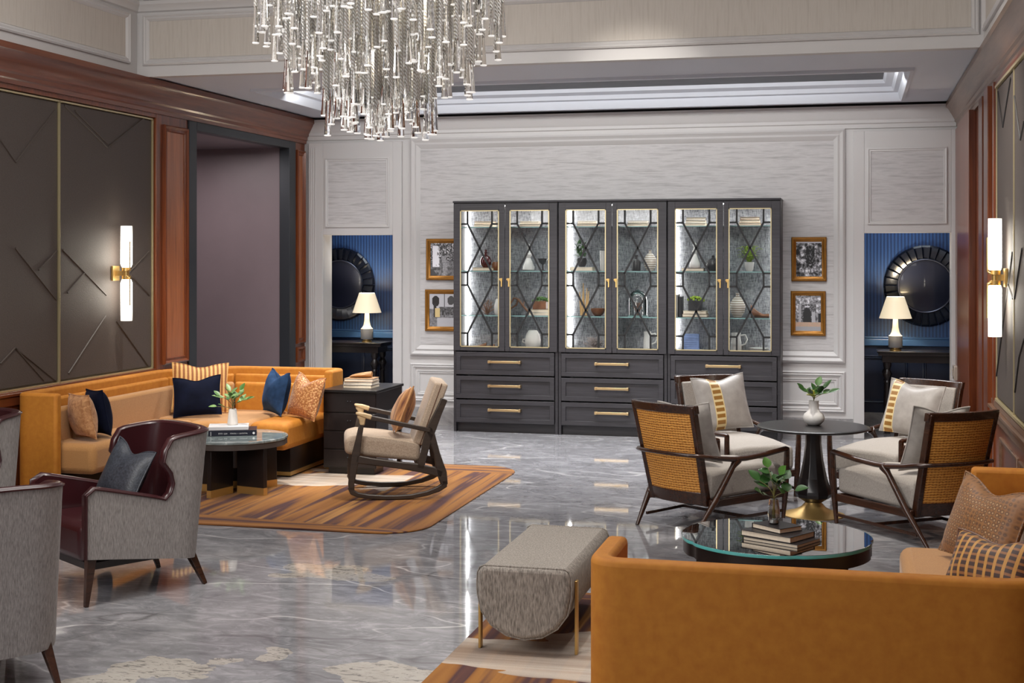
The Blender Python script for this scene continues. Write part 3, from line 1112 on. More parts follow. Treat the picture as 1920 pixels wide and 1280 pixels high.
# ================================================================== PILLOWS
def pillow(label, mat, w, h, t, loc, facing, tilt=12, roll=0, chop=0.02, parent=None, seed=0, name='throw_pillow', group=None, trim=None):
    n = 16
    rnd = random.Random(seed)
    ph = [rnd.uniform(0, 6.28) for _ in range(4)]

    def pt(i, j, side):
        u, v = -1 + 2 * i / n, -1 + 2 * j / n
        x = w / 2 * u * (1 - 0.07 * (1 - v * v))
        z = h / 2 * v * (1 - 0.07 * (1 - u * u))
        if v > 0:
            z -= chop * v * math.exp(-(u / 0.45) ** 2) * 1.6
        e = max(0.0, (1 - abs(u) ** 2.4) * (1 - abs(v) ** 2.4)) ** 0.55
        wr = 1 + 0.06 * math.sin(5 * u + ph[0]) * math.sin(4 * v + ph[1])
        y = side * t / 2 * e * wr
        return (x, y, z + h / 2)
    mb = MB()
    for side in (-1, 1):
        vs = [pt(i, j, side) for j in range(n + 1) for i in range(n + 1)]
        fs = []
        for j in range(n):
            for i in range(n):
                q = (j * (n + 1) + i, j * (n + 1) + i + 1, (j + 1) * (n + 1) + i + 1, (j + 1) * (n + 1) + i)
                fs.append(q if side < 0 else q[::-1])
        mb.add(vs, fs)
    o = mb.obj(name, mat, None, angle=80)
    o.location = loc
    o.rotation_euler = (R(-tilt), R(roll), R(facing + 90))
    tag(o, label, 'pillow', group)
    # welt seam round the edge
    path = [pt(i, 0, 0) for i in range(n)] + [pt(n, j, 0) for j in range(n)] + [pt(n - i, n, 0) for i in range(n)] + [pt(0, n - j, 0) for j in range(n)]
    sm = MB()
    sm.tube(path, 0.005, 6, closed=True, up=(0, 1, 0))
    sm.obj('welt', trim or mat, o)
    return o


# ================================================================== SOFAS
def sofa(label, loc, rotz, La, Lb, dA, dB, ret, ch1, ch2, seat_z=0.46, back_z=0.82):
    t = thing('corner_sofa', label, 'sofa', loc, rotz)
    P2, P3 = (0, -ch1), (ch2, 0)
    shell_line = fillet([(ret, -La), (0, -La), P2, P3, (Lb, 0), (Lb, -ret)], [0.115, 0.3, 0.3, 0.115], 7)
    mb = MB()
    strip(mb, shell_line, 0.0, 0.075, 0.03, back_z)
    mb.obj('shell', M['velvet'], t, 0.02, 3)
    mb = MB()
    strip(mb, shell_line, 0.004, 0.07, 0.0, 0.03)
    mb.obj('base_trim', M['brass'], t)
    inner = [(0, -La + 0.12), P2, P3, (Lb - 0.12, 0)]
    A, B, Cc, D = offset_poly(inner, 0.08), offset_poly(inner, 0.135), offset_poly(inner, 0.138), offset_poly(inner, 0.228)
    for i in range(3):
        for nm, P, Q, z0, z1, mat, bv in (('back_bolster', A, B, 0.30, back_z - 0.06, 'velvet', 0.02),
                                          ('back_cushion', Cc, D, seat_z - 0.03, back_z - 0.125, 'camel', 0.025)):
            a0, a1, b0, b1 = [Vector(p) for p in (P[i], P[i + 1], Q[i], Q[i + 1])]
            g = 0.004
            da, db = (a1 - a0).normalized() * g, (b1 - b0).normalized() * g
            a0, a1, b0, b1 = a0 + da, a1 - da, b0 + db, b1 - db
            mb = MB()
            mb.prism([tuple(a0), tuple(b0), tuple(b1), tuple(a1)], z0, z1)
            if nm == 'back_cushion' and i == 2:
                mat = 'velvet'
            mb.obj(nm, M[mat], t, bv, 3)
    yA, xB = -ch1 - 0.42, ch2 + 0.62
    g = 0.003
    seats = [[(0.10, -La + 0.10), (dA, -La + 0.10), (dA, yA - g), (0.10, yA - g)],
             [(0.10, yA + g), (dA, yA + g), (dA, -dB - 0.14), (dA + 0.16, -dB), (xB - g, -dB), (xB - g, -0.10), (ch2 + 0.02, -0.10), (0.10, -ch1 + 0.02)],
             [(xB + g, -dB), (Lb - 0.10, -dB), (Lb - 0.10, -0.10), (xB + g, -0.10)]]
    for k, poly in enumerate(seats):
        mb = MB()
        mb.prism(poly, 0.24, seat_z)
        mb.obj('seat_cushion', M['camel' if k < 2 else 'velvet'], t, 0.05, 4)
    pl = [(0.10, -La + 0.16), (dA - 0.14, -La + 0.16), (dA - 0.14, -dB + 0.02), (dA + 0.16, -dB + 0.22), (Lb - 0.16, -dB + 0.22), (Lb - 0.16, -0.10), (ch2 + 0.02, -0.10), (0.10, -ch1 + 0.02)]
    mb = MB()
    mb.prism(pl, 0.03, 0.24)
    mb.obj('plinth', M['ebony'], t)
    mb = MB()
    ctr = (0.0, 0.0)
    mb.prism([(x + (0.006 if x > 0.3 else 0), y - 0.006) for x, y in pl], 0.012, 0.042)
    mb.obj('plinth_trim', M['brass'], t)
    return t


sofa('amber velvet corner sofa against the left wall under the upholstered panels', (-5.76, 11.06, RZ), 0, 2.60, 1.50, 0.57, 1.06, 0.335, 0.55, 0.45)
sofa('amber velvet corner sofa in the right foreground, its plain back towards the viewer', (0.925, 4.26, RZ), PI, 2.34, 1.755, 0.72, 0.86, 0.40, 0.45, 0.40)

# pillows of the left sofa
SZ = 0.465 + RZ
pillow('tan patterned pillow leaning on the near end panel of the left sofa', M['p_tan'], 0.33, 0.32, 0.16, (-5.42, 8.74, SZ), 56, 10, 2, 0.0, seed=1)
pillow('navy velvet pillow behind the tan pillow at the near end of the left sofa', M['navy_velvet'], 0.35, 0.335, 0.16, (-5.38, 8.98, SZ), 50, 10, 3, 0.0, seed=2)
pillow('large gold striped pillow in the corner of the left sofa', M['p_stripe'], 0.47, 0.42, 0.14, (-5.41, 10.38, SZ), -58, 14, 2, 0.02, seed=3)
pillow('square navy velvet pillow in front of the gold striped pillow', M['navy_velvet'], 0.39, 0.335, 0.13, (-5.22, 10.18, SZ), -70, 20, -4, 0.02, seed=4)
pillow('deep blue velvet pillow beside the copper pillow on the left sofa', M['blue_velvet'], 0.40, 0.36, 0.18, (at_y(510, 10.52), 10.52, SZ), -135, 12, 2, 0.04, seed=5)
pillow('copper sequinned pillow at the right end of the left sofa', M['p_sequin'], 0.40, 0.36, 0.18, (at_y(556, 10.44), 10.44, SZ), -124, 16, 4, 0.035, seed=6)
# pillows of the near sofa
pillow('copper pillow with small pale dots on the right sofa', M['p_dots'], 0.48, 0.365, 0.15, (0.54, 6.12, SZ), -150, 20, 3, 0.03, seed=7)
pillow('gold plaid pillow with dark piping in front of the dotted pillow', M['p_plaid'], 0.40, 0.255, 0.15, (0.62, 5.50, SZ), -132, 28, -2, 0.02, seed=8, trim=M['book_brown'])


# ================================================================== LEATHER ARMCHAIRS
def armchair(label, loc, rotz):
    t = thing('tub_armchair', label, 'armchair', loc, rotz, 'grey and burgundy armchairs')
    line = fillet([(0.36, -0.335), (-0.36, -0.30), (-0.36, 0.30), (0.36, 0.335)], 0.17, 10)
    # dense resample by arc length
    seg = [0.0]
    for a, b in zip(line, line[1:]):
        seg.append(seg[-1] + math.hypot(b[0] - a[0], b[1] - a[1]))
    L = seg[-1]

    def base(u):
        u = max(0, min(L, u))
        for k in range(len(seg) - 1):
            if u <= seg[k + 1] or k == len(seg) - 2:
                f = (u - seg[k]) / (seg[k + 1] - seg[k])
                a, b = Vector(line[k]), Vector(line[k + 1])
                return a + (b - a) * f

    def P(u, z, d):
        e = 0.006
        p, q = base(u - e), base(u + e)
        tg = (q - p).normalized()
        nrm = Vector((tg.y, -tg.x))
        c = base(u) + nrm * d
        back = max(0.0, min(1.0, (0.10 - c.x) / 0.4))
        return Vector((c.x - 0.10 * (z - 0.35) * back, c.y * (1 + 0.04 * (z - 0.3)), z))

    def ux(x):
        return (0.36 - x) * 1.001
    EDGE = [(0.50, -0.086), (0.53, -0.118), (0.58, -0.132), (0.64, -0.115), (0.70, -0.070), (0.76, -0.080), (0.815, -0.11)]
    N = 40

    def zb(u):
        x = base(u).x
        return 0.20 + 0.10 * (x / 0.72)

    def arm(u):
        x = base(u).x
        xn = -0.086
        if x <= xn:
            return 0.50
        f = (x - xn) / (0.36 - xn)
        return 0.50 + 0.105 * min(1, f * 1.12) ** 0.9 - (0.03 * max(0, (f - 0.93) / 0.07) ** 2)
    uE = ux(-0.086)
    us = [uE * k / 10 for k in range(11)] + [uE + (L - 2 * uE) * k / N for k in range(1, N)] + [L - uE + uE * k / 10 for k in range(11)]

    def skins(d, inner):
        mb = MB()
        rows = []
        for k in range(7):
            f = k / 6
            rows.append([P(u, ((zb(u) if not inner else 0.30) * (1 - f) + arm(u) * f), d) for u in us])
        mb.loft(rows, False, False)
        rows = []
        for (z, xe) in EDGE:
            a = ux(xe)
            row = []
            for k in range(N + 1):
                s = k / N
                zz = z + (0.035 * ((z - 0.5) / 0.315)) * math.sin(PI * s) ** 0.6
                row.append(P(a + (L - 2 * a) * s, zz, d))
            rows.append(row)
        mb.loft(rows, False, False)
        return mb
    TH = 0.05
    skins(0.0, False).obj('outer_shell', M['grey_tweed'], t, angle=60)
    # leather inside + rolled rim
    mb = skins(TH, True)
    rim = [(0.0, zb(0) + (arm(0) - zb(0)) * k / 6) for k in range(7)] + [(uE * k / 10, arm(uE * k / 10)) for k in range(1, 10)]
    rim += [(ux(x), z) for z, x in EDGE]
    a = ux(EDGE[-1][1])
    top = [(a + (L - 2 * a) * k / N, EDGE[-1][0] + 0.035 * math.sin(PI * k / N) ** 0.6) for k in range(1, N)]
    full = rim + top + [(L - u, z) for u, z in reversed(rim)]
    rings = []
    for i, (u, z) in enumerate(full):
        u0, z0 = full[max(0, i - 1)]
        u1, z1 = full[min(len(full) - 1, i + 1)]
        du, dz = u1 - u0, z1 - z0
        ln = math.hypot(du, dz) or 1
        nu, nz = -dz / ln, du / ln
        row = []
        for k in range(7):
            aa = PI * k / 6
            d = TH / 2 - TH / 2 * math.cos(aa) * 1.06
            bl = 0.014 * math.sin(aa)
            uu = u + nu * bl
            p = P(uu, z + nz * bl, d)
            if uu < 0 or uu > L:
                p = p + Vector((min(0.02, (-uu if uu < 0 else uu - L)), 0, 0))
            row.append(p)
        rings.append(row)
    mb.loft(rings, False, False)
    mb.obj('leather_lining', M['burgundy'], t, angle=70)
    mb = MB()
    mb.tube([P(u, z, -0.003) for u, z in full], 0.0055, 6)
    mb.obj('piping', M['burgundy'], t)
    mb = MB()
    mb.box(-0.26, 0.355, -0.262, 0.262, 0.215, 0.42)
    mb.obj('seat_cushion', M['burgundy'], t, 0.045, 4)
    mb = MB()
    mb.prism([(0.33, -0.30), (0.33, 0.30), (-0.22, 0.275), (-0.32, 0.18), (-0.32, -0.18), (-0.22, -0.275)], 0.185, 0.22)
    mb.obj('underframe', M['ebony'], t)
    for s in (-1, 1):
        mb = MB()
        mb.beam((0.315, s * 0.29, 0.25), (0.345, s * 0.30, 0.0), 0.048, 0.048, (1, 0, 0), 0.022, 0.022)
        mb.obj('leg', M['walnut'], t, 0.003)
        mb = MB()
        mb.beam((-0.28, s * 0.23, 0.19), (-0.36, s * 0.265, 0.0), 0.045, 0.045, (1, 0, 0), 0.022, 0.022)
        mb.obj('leg', M['walnut'], t, 0.003)
    return t


ac = armchair('grey armchair with burgundy leather inside facing left in front of the amber sofa', (-3.875, 6.673, 0), R(-123.5))
a2 = copy_tree(ac)
a2.location = (-3.67, 5.05, 0)
a2.rotation_euler = (0, 0, R(143))
a2['label'] = 'grey upholstered armchair seen from behind in the lower left corner'
a3 = copy_tree(ac)
a3.location = (-5.27, 7.02, 0)
a3.rotation_euler = (0, 0, R(-98))
a3['label'] = 'burgundy leather armchair cut off by the left edge, facing the viewer'
fx, fy = math.cos(R(-123.5)), math.sin(R(-123.5))
pillow('slate grey textured pillow on the burgundy armchair', M['slate_satin'], 0.38, 0.34, 0.13, (-3.91, 6.62, 0.425), -120, 24, 8, 0.03, seed=9)
pillow('dark pillow on the burgundy armchair at the left edge', M['slate_satin'], 0.38, 0.32, 0.14, (-5.28, 6.98, 0.425), -95, 26, 0, 0.03, seed=10)


# ================================================================== ROUND COFFEE TABLES
def notched_circle(r, n=5, a0=0.0, steps=100, depth=0.022):
    pts = []
    for k in range(steps):
        a = 2 * PI * k / steps
        rr = r
        for q in range(n):
            d = (a - a0 - 2 * PI * q / n + PI) % (2 * PI) - PI
            rr -= r * depth * math.exp(-(d / 0.05) ** 2)
        pts.append((rr * math.cos(a), rr * math.sin(a)))
    return pts


def coffee_table(label, loc, r, h, glass_top, a0):
    t = thing('coffee_table', label, 'coffee table', loc)
    mb = MB()
    if glass_top:
        mb.prism(notched_circle(r, 5, a0 + R(36)), h - 0.016, h)
        mb.obj('glass_top', M['table_glass'], t, 0.003)
        mb = MB()
        c = notched_circle(r + 0.0005, 5, a0 + R(36))
        mb.loft([[(x, y, h - 0.016) for x, y in c], [(x * 1.002, y * 1.002, h - 0.008) for x, y in c], [(x, y, h - 0.001) for x, y in c]], True, False)
        mb.obj('glass_edge', M['glass_edge'], t)
    else:
        mb.prism(notched_circle(r, 5, a0 + R(36)), h - 0.02, h)
        mb.obj('stone_top', M['stone_top'], t, 0.004)
    mb = MB()
    zt = h - (0.016 if glass_top else 0.02)
    c1, c2 = notched_circle(r - 0.006, 5, a0 + R(36)), notched_circle(r - 0.05, 5, a0 + R(36))
    zl = zt - (0.062 if glass_top else 0.042)
    rings = [[(x, y, zl) for x, y in c1], [(x, y, zt) for x, y in c1], [(x, y, zt) for x, y in c2], [(x, y, zl) for x, y in c2], [(x, y, zl) for x, y in c1]]
    mb.loft(rings, True, False)
    mb.obj('rim', M['ebony'] if glass_top else M['rim_metal'], t)
    if not glass_top:
        mb = MB()
        mb.prism(c2, zl + 0.004, zt - 0.001)
        mb.obj('underside', M['ebony'], t)
    s = r / 0.41
    for k in range(5):
        a = a0 + 2 * PI * k / 5
        T = Matrix.Rotation(a, 4, 'Z')
        wedge = [(0.35 * s, -0.018), (0.35 * s, 0.018), (0.10 * s, 0.055 * s), (0.10 * s, -0.055 * s)]
        mb = MB()
        mb.prism(wedge, 0.055, zl, T)
        lg = mb.obj('leg', M['ebony'], t, 0.002)
        mb = MB()
        mb.prism([(x * 1.006 + 0.001, y * 1.03) for x, y in wedge], 0.0, 0.055, T)
        mb.obj('brass_foot', M['brass'], lg)
    mb = MB()
    mb.lathe([(0.11 * s, zl - 0.17), (0.11 * s, zl - 0.03)], 20)
    mb.obj('hub', M['ebony'], t)
    return t


CT = (-4.585, 9.53, RZ)
coffee_table('round coffee table with grey-green stone top on the left striped rug', CT, 0.41, 0.42, False, R(-95))
GT = (-0.366, 6.77, RZ)
coffee_table('round coffee table with clear aqua-edged glass top behind the near sofa', GT, 0.46, 0.42, True, R(-112))


# ================================================================== BOOKS
def book(label, w, d, h, loc, rotz, cover, group=None, spine='x-', title=None, pages='pages'):
    """w along local x (spine at -y side when spine='y-'), thickness h"""
    t = thing('book', label, 'book', loc, rotz, group)
    c = 0.0028 if h > 0.02 else 0.0018
    mb = MB()
    mb.box(-w / 2, w / 2, -d / 2, d / 2, 0, c)
    mb.box(-w / 2, w / 2, -d / 2, d / 2, h - c, h)
    if spine == 'y-':
        mb.box(-w / 2, w / 2, -d / 2, -d / 2 + c, 0, h)
    elif spine == 'y+':
        mb.box(-w / 2, w / 2, d / 2 - c, d / 2, 0, h)
    elif spine == 'x+':
        mb.box(w / 2 - c, w / 2, -d / 2, d / 2, 0, h)
    else:
        mb.box(-w / 2, -w / 2 + c, -d / 2, d / 2, 0, h)
    mb.obj('cover', M[cover], t, 0.0008)
    mb = MB()
    g = 0.004
    mb.box(-w / 2 + g, w / 2 - g, -d / 2 + g, d / 2 - g, c, h - c)
    mb.obj('pages', M[pages], t)
    if title:
        title(t)
    return t


def upright_book(label, w, d, h, loc, cover, group=None):
    t = thing('book', label, 'book', loc, 0, group)
    mb = MB()
    mb.box(-w / 2, w / 2, -d / 2, -d / 2 + 0.003, 0, h)
    mb.box(-w / 2, -w / 2 + 0.003, -d / 2, d / 2, 0, h)
    mb.box(w / 2 - 0.003, w / 2, -d / 2, d / 2, 0, h)
    mb.obj('cover', M[cover], t)
    mb = MB()
    mb.box(-w / 2 + 0.003, w / 2 - 0.003, -d / 2 + 0.003, d / 2 - 0.005, 0.004, h - 0.004)
    mb.obj('pages', M['pages'], t)
    return t


# left coffee table: two books, vase, sprig
zt = RZ + 0.42
bx, by = at_z(437, 806, zt + 0.03)


def navy_title(t):
    sp = MB()
    sp.box(-0.163, -0.160, -0.1262, -0.1250, 0.004, 0.036)
    sp.lathe([(0.009, 0), (0.009, 0.0012)], 14, Matrix.Translation((0.158, -0.1262, 0.02)) @ Matrix.Rotation(R(90), 4, 'X'))
    sp.obj('spine_mark', M['ink_white'], t)
    # the title is too small to read in the photo: letter-sized white strokes in the same groups
    lt = MB()
    rn = random.Random(5)
    x = -0.105
    for grp, hgt in ((5, 0.011), (4, 0.011), (0, 0), (8, 0.0085), (1, 0.004), (9, 0.0085)):
        for _ in range(grp):
            w_ = rn.uniform(0.0035, 0.006)
            z0 = 0.0195 - hgt / 2
            lt.box(x, x + 0.0014, -0.1262, -0.1249, z0, z0 + hgt)
            zc_ = z0 + hgt * rn.choice((0.05, 0.45, 0.85))
            lt.box(x, x + w_, -0.1262, -0.1249, zc_, zc_ + 0.0014)
            x += w_ + 0.0018
        x += 0.008 if grp else 0.012
        if not grp:
            lt.obj('lettering', M['ink_white'], t)
            lt = MB()
    lt.obj('lettering', M['ink_white'], t)


book('thick navy-spined book lying on the stone coffee table under the white book', 0.36, 0.25, 0.042, (bx, by, zt), R(24), 'book_navy', spine='y-', title=navy_title)
book('white book on top of the navy book on the stone coffee table', 0.30, 0.235, 0.024, (bx - 0.035, by + 0.0, zt + 0.0425), R(24), 'book_white', spine='y-', pages='book_white')


def leaf_mesh(mb, base, tip, width, up, m=0, curl=0.15, n=6):
    base, tip = Vector(base), Vector(tip)
    d = tip - base
    L = d.length
    d.normalize()
    side = d.cross(Vector(up))
    if side.length < 1e-3:
        side = d.cross(Vector((1, 0, 0)))
    side.normalize()
    nn = side.cross(d).normalized()
    vs, fs = [], []
    for i in range(n + 1):
        s = i / n
        w = width / 2 * (math.sin(PI * s ** 0.8) ** 0.8 if 0 < s < 1 else 0.02)
        c = base + d * (L * s) + nn * (-curl * L * s * s)
        vs += [c - side * w + nn * (w * 0.25), c - nn * 0.0005, c + side * w + nn * (w * 0.25)]
    for i in range(n):
        a = i * 3
        fs += [(a, a + 1, a + 4, a + 3), (a + 1, a + 2, a + 5, a + 4)]
    k = len(vs)
    back = [v - nn * 0.0012 for v in vs]
    mb.add(vs + back, fs + [tuple(k + j for j in reversed(f)) for f in fs], None, m)


def sprig(name, label, loc, stems, leaf_mats, rotz=0, leaf=(0.07, 0.035), seed=0, flower=None, down=0.09):
    """stems: list of (dx,dy,dz, nleaves) end points relative to the vase mouth"""
    rnd = random.Random(seed)
    t = thing(name, label, 'plant', loc, rotz)
    st, lv = MB(), MB()
    for (dx, dy, dz, nl) in stems:
        e = Vector((dx, dy, dz))
        pts = [Vector((dx * -0.08, dy * -0.08, -down))] + [Vector((dx * k * k, dy * k * k, dz * (k ** 0.8))) for k in (0.15, 0.35, 0.6, 0.8, 1.0)]
        st.tube(pts, [0.0028, 0.0026, 0.0024, 0.002, 0.0016, 0.001], 5)
        for q in range(nl):
            f = 0.42 + 0.58 * (q + 1) / nl
            b = Vector((dx * f * f, dy * f * f, dz * f ** 0.8))
            ang = rnd.uniform(0, 2 * PI)
            outd = e.normalized() * (0.5 if q < nl - 1 else 1.0) + Vector((math.cos(ang), math.sin(ang), rnd.uniform(-0.2, 0.5))) * (0.8 if q < nl - 1 else 0.25)
            outd.normalize()
            ll = leaf[0] * rnd.uniform(0.75, 1.15)
            leaf_mesh(lv, b, b + outd * ll, leaf[1] * rnd.uniform(0.8, 1.1), (0.2, -0.5, 1), rnd.randrange(len(leaf_mats)), rnd.uniform(0.02, 0.2))
    st.obj('stems', M['stem'], t)
    lv.obj('leaves', [M[x] for x in leaf_mats], t, angle=60)
    if flower:
        fm = MB()
        for q in range(16):
            a, b = rnd.uniform(0, 2 * PI), rnd.uniform(-0.3, 1.2)
            d = Vector((math.cos(a) * math.cos(b), math.sin(a) * math.cos(b), math.sin(b)))
            leaf_mesh(fm, Vector(flower), Vector(flower) + d * 0.045, 0.03, (0, 0, 1), 0, -0.2)
        fm.obj('flower', M['flower'], t, angle=60)
    return t


def lathe_thing(name, label, cat, prof, mat, loc, n=28, group=None, rotz=0):
    mb = MB()
    mb.lathe(prof, n)
    o = mb.obj(name, mat, None, angle=40)
    o.location = loc
    o.rotation_euler = (0, 0, rotz)
    return tag(o, label, cat, group)


vz = zt + 0.0425 + 0.0245
vx, vy = bx - 0.02, by + 0.035
lathe_thing('vase', 'small tapered white vase standing on the white book of the left coffee table', 'vase',
            [(0.036, 0), (0.040, 0.004), (0.040, 0.02), (0.029, 0.115), (0.026, 0.122), (0.022, 0.122), (0.024, 0.02), (0.001, 0.018)], M['matte_white'], (vx, vy, vz))
sprig('leafy_sprig', 'pale green leafy sprig in the small white vase on the left coffee table', (vx, vy, vz + 0.122),
      [(-0.10, -0.02, 0.10, 3), (-0.04, 0.04, 0.13, 3), (0.0, -0.05, 0.11, 4), (0.05, 0.03, 0.14, 3), (0.13, -0.03, 0.08, 4), (-0.11, -0.05, 0.02, 2), (0.04, 0.05, 0.10, 3)],
      ['leaf', 'leaf_pale', 'leaf_pale'], leaf=(0.085, 0.04), seed=4)

# glass coffee table: three books, glass vase, sprig
zg = 0.42 + RZ
gx, gy = at_z(1458, 1004, zg + 0.02)
book('flat black-covered book at the bottom of the stack on the glass table', 0.30, 0.22, 0.016, (gx + 0.02, gy - 0.01, zg), R(-28), 'book_black', spine='x-')
book('thick dark book with cream page edges in the middle of the glass table stack', 0.28, 0.215, 0.028, (gx, gy + 0.01, zg + 0.0165), R(-30), 'book_black', spine='y+')
book('small black book on top of the stack on the glass table', 0.19, 0.15, 0.024, (gx - 0.005, gy + 0.035, zg + 0.045), R(-42), 'book_black', spine='x-')
hx, hy = gx - 0.02, gy + 0.045
hz = zg + 0.0695
mb = MB()
mb.lathe([(0.022, 0), (0.026, 0.006), (0.030, 0.05), (0.022, 0.118), (0.0195, 0.118), (0.0265, 0.05), (0.02, 0.022), (0.001, 0.02)], 10)
o = mb.obj('glass_vase', M['clear'], None, angle=20)
o.location = (hx, hy, hz)
tag(o, 'clear faceted glass vase on the small black book of the glass table', 'vase')
mb = MB()
mb.lathe([(0.020, 0.001), (0.024, 0.006), (0.019, 0.02), (0.001, 0.021)], 10)
mb.obj('glass_base', M['white_ceramic'], o)
sprig('leafy_sprig', 'green leafy sprig in the clear glass vase on the glass table', (hx, hy, hz + 0.115),
      [(-0.07, 0.0, 0.09, 3), (-0.03, 0.03, 0.15, 3), (0.03, -0.02, 0.12, 4), (0.10, 0.0, 0.05, 3), (-0.05, -0.04, 0.03, 2), (0.05, 0.02, 0.10, 3)],
      ['leaf_dark', 'leaf', 'leaf_dark'], leaf=(0.07, 0.055), seed=11)


# ================================================================== BISTRO TABLE
bt = thing('bistro_table', 'round black pedestal table with flared brass foot between the four cane chairs', 'table', (-0.27, 9.68, 0))
mb = MB()
mb.lathe([(0.37, 0.600), (0.385, 0.607), (0.385, 0.615), (0.372, 0.620), (0.36, 0.6205)], 64)
mb.obj('tabletop', M['ebony_gloss'], bt)
mb = MB()
mb.lathe([(0.05, 0.60), (0.055, 0.585), (0.056, 0.50), (0.070, 0.38), (0.095, 0.26), (0.122, 0.17), (0.126, 0.15), (0.118, 0.125), (0.075, 0.10), (0.06, 0.09)], 10)
mb.obj('pedestal', M['ebony'], bt, 0.003, angle=20)
mb = MB()
mb.lathe([(0.055, 0.10), (0.058, 0.085), (0.085, 0.055), (0.13, 0.03), (0.19, 0.012), (0.215, 0.006), (0.215, 0.0)], 40)
mb.obj('brass_foot', M['brass'], bt)
lathe_thing('vase', 'round-bellied white vase on the black pedestal table', 'vase',
            [(0.035, 0), (0.045, 0.003), (0.068, 0.025), (0.075, 0.05), (0.066, 0.078), (0.042, 0.098), (0.034, 0.115), (0.034, 0.165), (0.037, 0.17), (0.030, 0.17), (0.028, 0.11), (0.001, 0.10)], M['white_ceramic'], (-0.268, 9.72, 0.6207))
sprig('leafy_sprig', 'dark green leafy sprig with pale flower in the round white vase', (-0.268, 9.72, 0.6207 + 0.168),
      [(-0.07, 0, 0.07, 3), (0.06, 0.03, 0.08, 3), (0.10, 0, 0.06, 3), (0.04, -0.05, 0.06, 3), (-0.02, -0.06, 0.05, 2), (0.02, 0.05, 0.10, 2)],
      ['leaf_dark', 'leaf_dark', 'leaf'], leaf=(0.085, 0.045), seed=21, flower=(-0.015, -0.045, 0.04), down=0.045)


# ================================================================== CANE ARMCHAIRS
def cane_chair(label, loc, rotz):
    t = thing('cane_armchair', label, 'armchair', loc, rotz, 'cane-backed armchairs round the pedestal table')
    HB = 0.255

    def bp(y, f, d=0.0):
        return Vector((0.10 - 0.175 * f - 0.05 * (1 - (y / HB) ** 2) + d, y * (0.92 + 0.1 * f), 0.175 + 0.665 * f))
    ys = [-HB + 2 * HB * k / 12 for k in range(13)]

    def slab(f0, f1, d0, d1, yl, mb, nf=1):
        yy = [-yl + 2 * yl * k / 12 for k in range(13)]
        rings = [[bp(y, f0, d0), bp(y, f1, d0), bp(y, f1, d1), bp(y, f0, d1)] for y in yy]
        mb.loft(rings, True, True)
    mb = MB()
    slab(0.915, 1.0, -0.022, 0.022, HB + 0.012, mb)
    slab(0.0, 0.13, -0.018, 0.018, HB, mb)
    for s in (-1, 1):
        mb.beam(bp(s * (HB - 0.012), 0.0), bp(s * (HB - 0.012), 0.99), 0.04, 0.05, (1, 0, 0), 0.032, 0.05)
    mb.obj('back_frame', M['walnut'], t, 0.006)
    mb = MB()
    slab(0.13, 0.915, -0.016, -0.004, HB - 0.03, mb)
    mb.obj('cane_panel', M['cane'], t)
    mb = MB()
    slab(0.30, 0.93, 0.0, 0.045, HB - 0.035, mb)
    mb.obj('back_cushion', M['linen'], t, 0.012, 3)
    # arm hoop that wraps behind the back
    half = [(0.875, 0.30, 0.478), (0.85, 0.302, 0.482), (0.60, 0.305, 0.466), (0.40, 0.305, 0.462), (0.28, 0.303, 0.466), (0.12, 0.297, 0.486), (0.02, 0.285, 0.505), (-0.035, 0.255, 0.512), (-0.075, 0.18, 0.516), (-0.095, 0.09, 0.518)]
    path = half + [(-0.10, 0, 0.518)] + [(x, -y, z) for x, y, z in reversed(half)]
    mb = MB()
    rr = [0.015, 0.02, 0.022, 0.022, 0.021, 0.019, 0.018, 0.017, 0.016, 0.016]
    mb.tube(path, rr + [0.016] + rr[::-1], 10, sq=(1.0, 0.85))
    mb.obj('armrest', M['walnut'], t, angle=60)
    for s in (-1, 1):
        mb = MB()
        mb.tube([(0.865, s * 0.30, 0.475), (0.862, s * 0.299, 0.36), (0.855, s * 0.295, 0.20), (0.84, s * 0.287, 0.0)], [0.019, 0.021, 0.022, 0.013], 8)
        mb.obj('leg', M['walnut'], t, angle=60)
        mb = MB()
        mb.tube([(0.31, s * 0.303, 0.46), (0.27, s * 0.30, 0.42), (0.11, s * 0.283, 0.21), (-0.055, s * 0.25, 0.0)], [0.034, 0.02, 0.023, 0.012], 8)
        mb.obj('leg', M['walnut'], t, angle=60)
    mb = MB()
    for s in (-1, 1):
        mb.beam((0.08, s * 0.262, 0.19), (0.855, s * 0.282, 0.175), 0.028, 0.05)
    mb.beam((0.845, -0.28, 0.175), (0.845, 0.28, 0.175), 0.028, 0.05)
    mb.beam((0.11, -0.26, 0.19), (0.11, 0.26, 0.19), 0.028, 0.05)
    mb.obj('seat_frame', M['walnut'], t, 0.005)
    for s in (-1, 1):
        mb = MB()
        mb.beam((0.045, s * 0.255, 0.068), (0.845, s * 0.288, 0.06), 0.014, 0.02)
        mb.obj('stretcher', M['walnut'], t, 0.003)
    mb = MB()
    mb.beam((0.45, -0.27, 0.064), (0.45, 0.27, 0.064), 0.014, 0.02)
    mb.obj('stretcher', M['walnut'], t, 0.003)
    mb = MB()
    zt0 = lambda x: 0.375 + 0.035 * math.sin(PI * min(1, max(0, (0.87 - x) / 0.75)) * 0.8)
    rings = []
    for x in (0.09, 0.2, 0.4, 0.6, 0.75, 0.865):
        w = 0.245 + 0.02 * x / 0.86
        rings.append([(x, -w, 0.205), (x, w, 0.205), (x, w, zt0(x) - 0.005), (x, w * 0.5, zt0(x) + 0.012), (x, -w * 0.5, zt0(x) + 0.012), (x, -w, zt0(x) - 0.005)])
    mb.loft(rings, True, True)
    mb.obj('seat_cushion', M['linen'], t, 0.03, 4, angle=50)
    return t


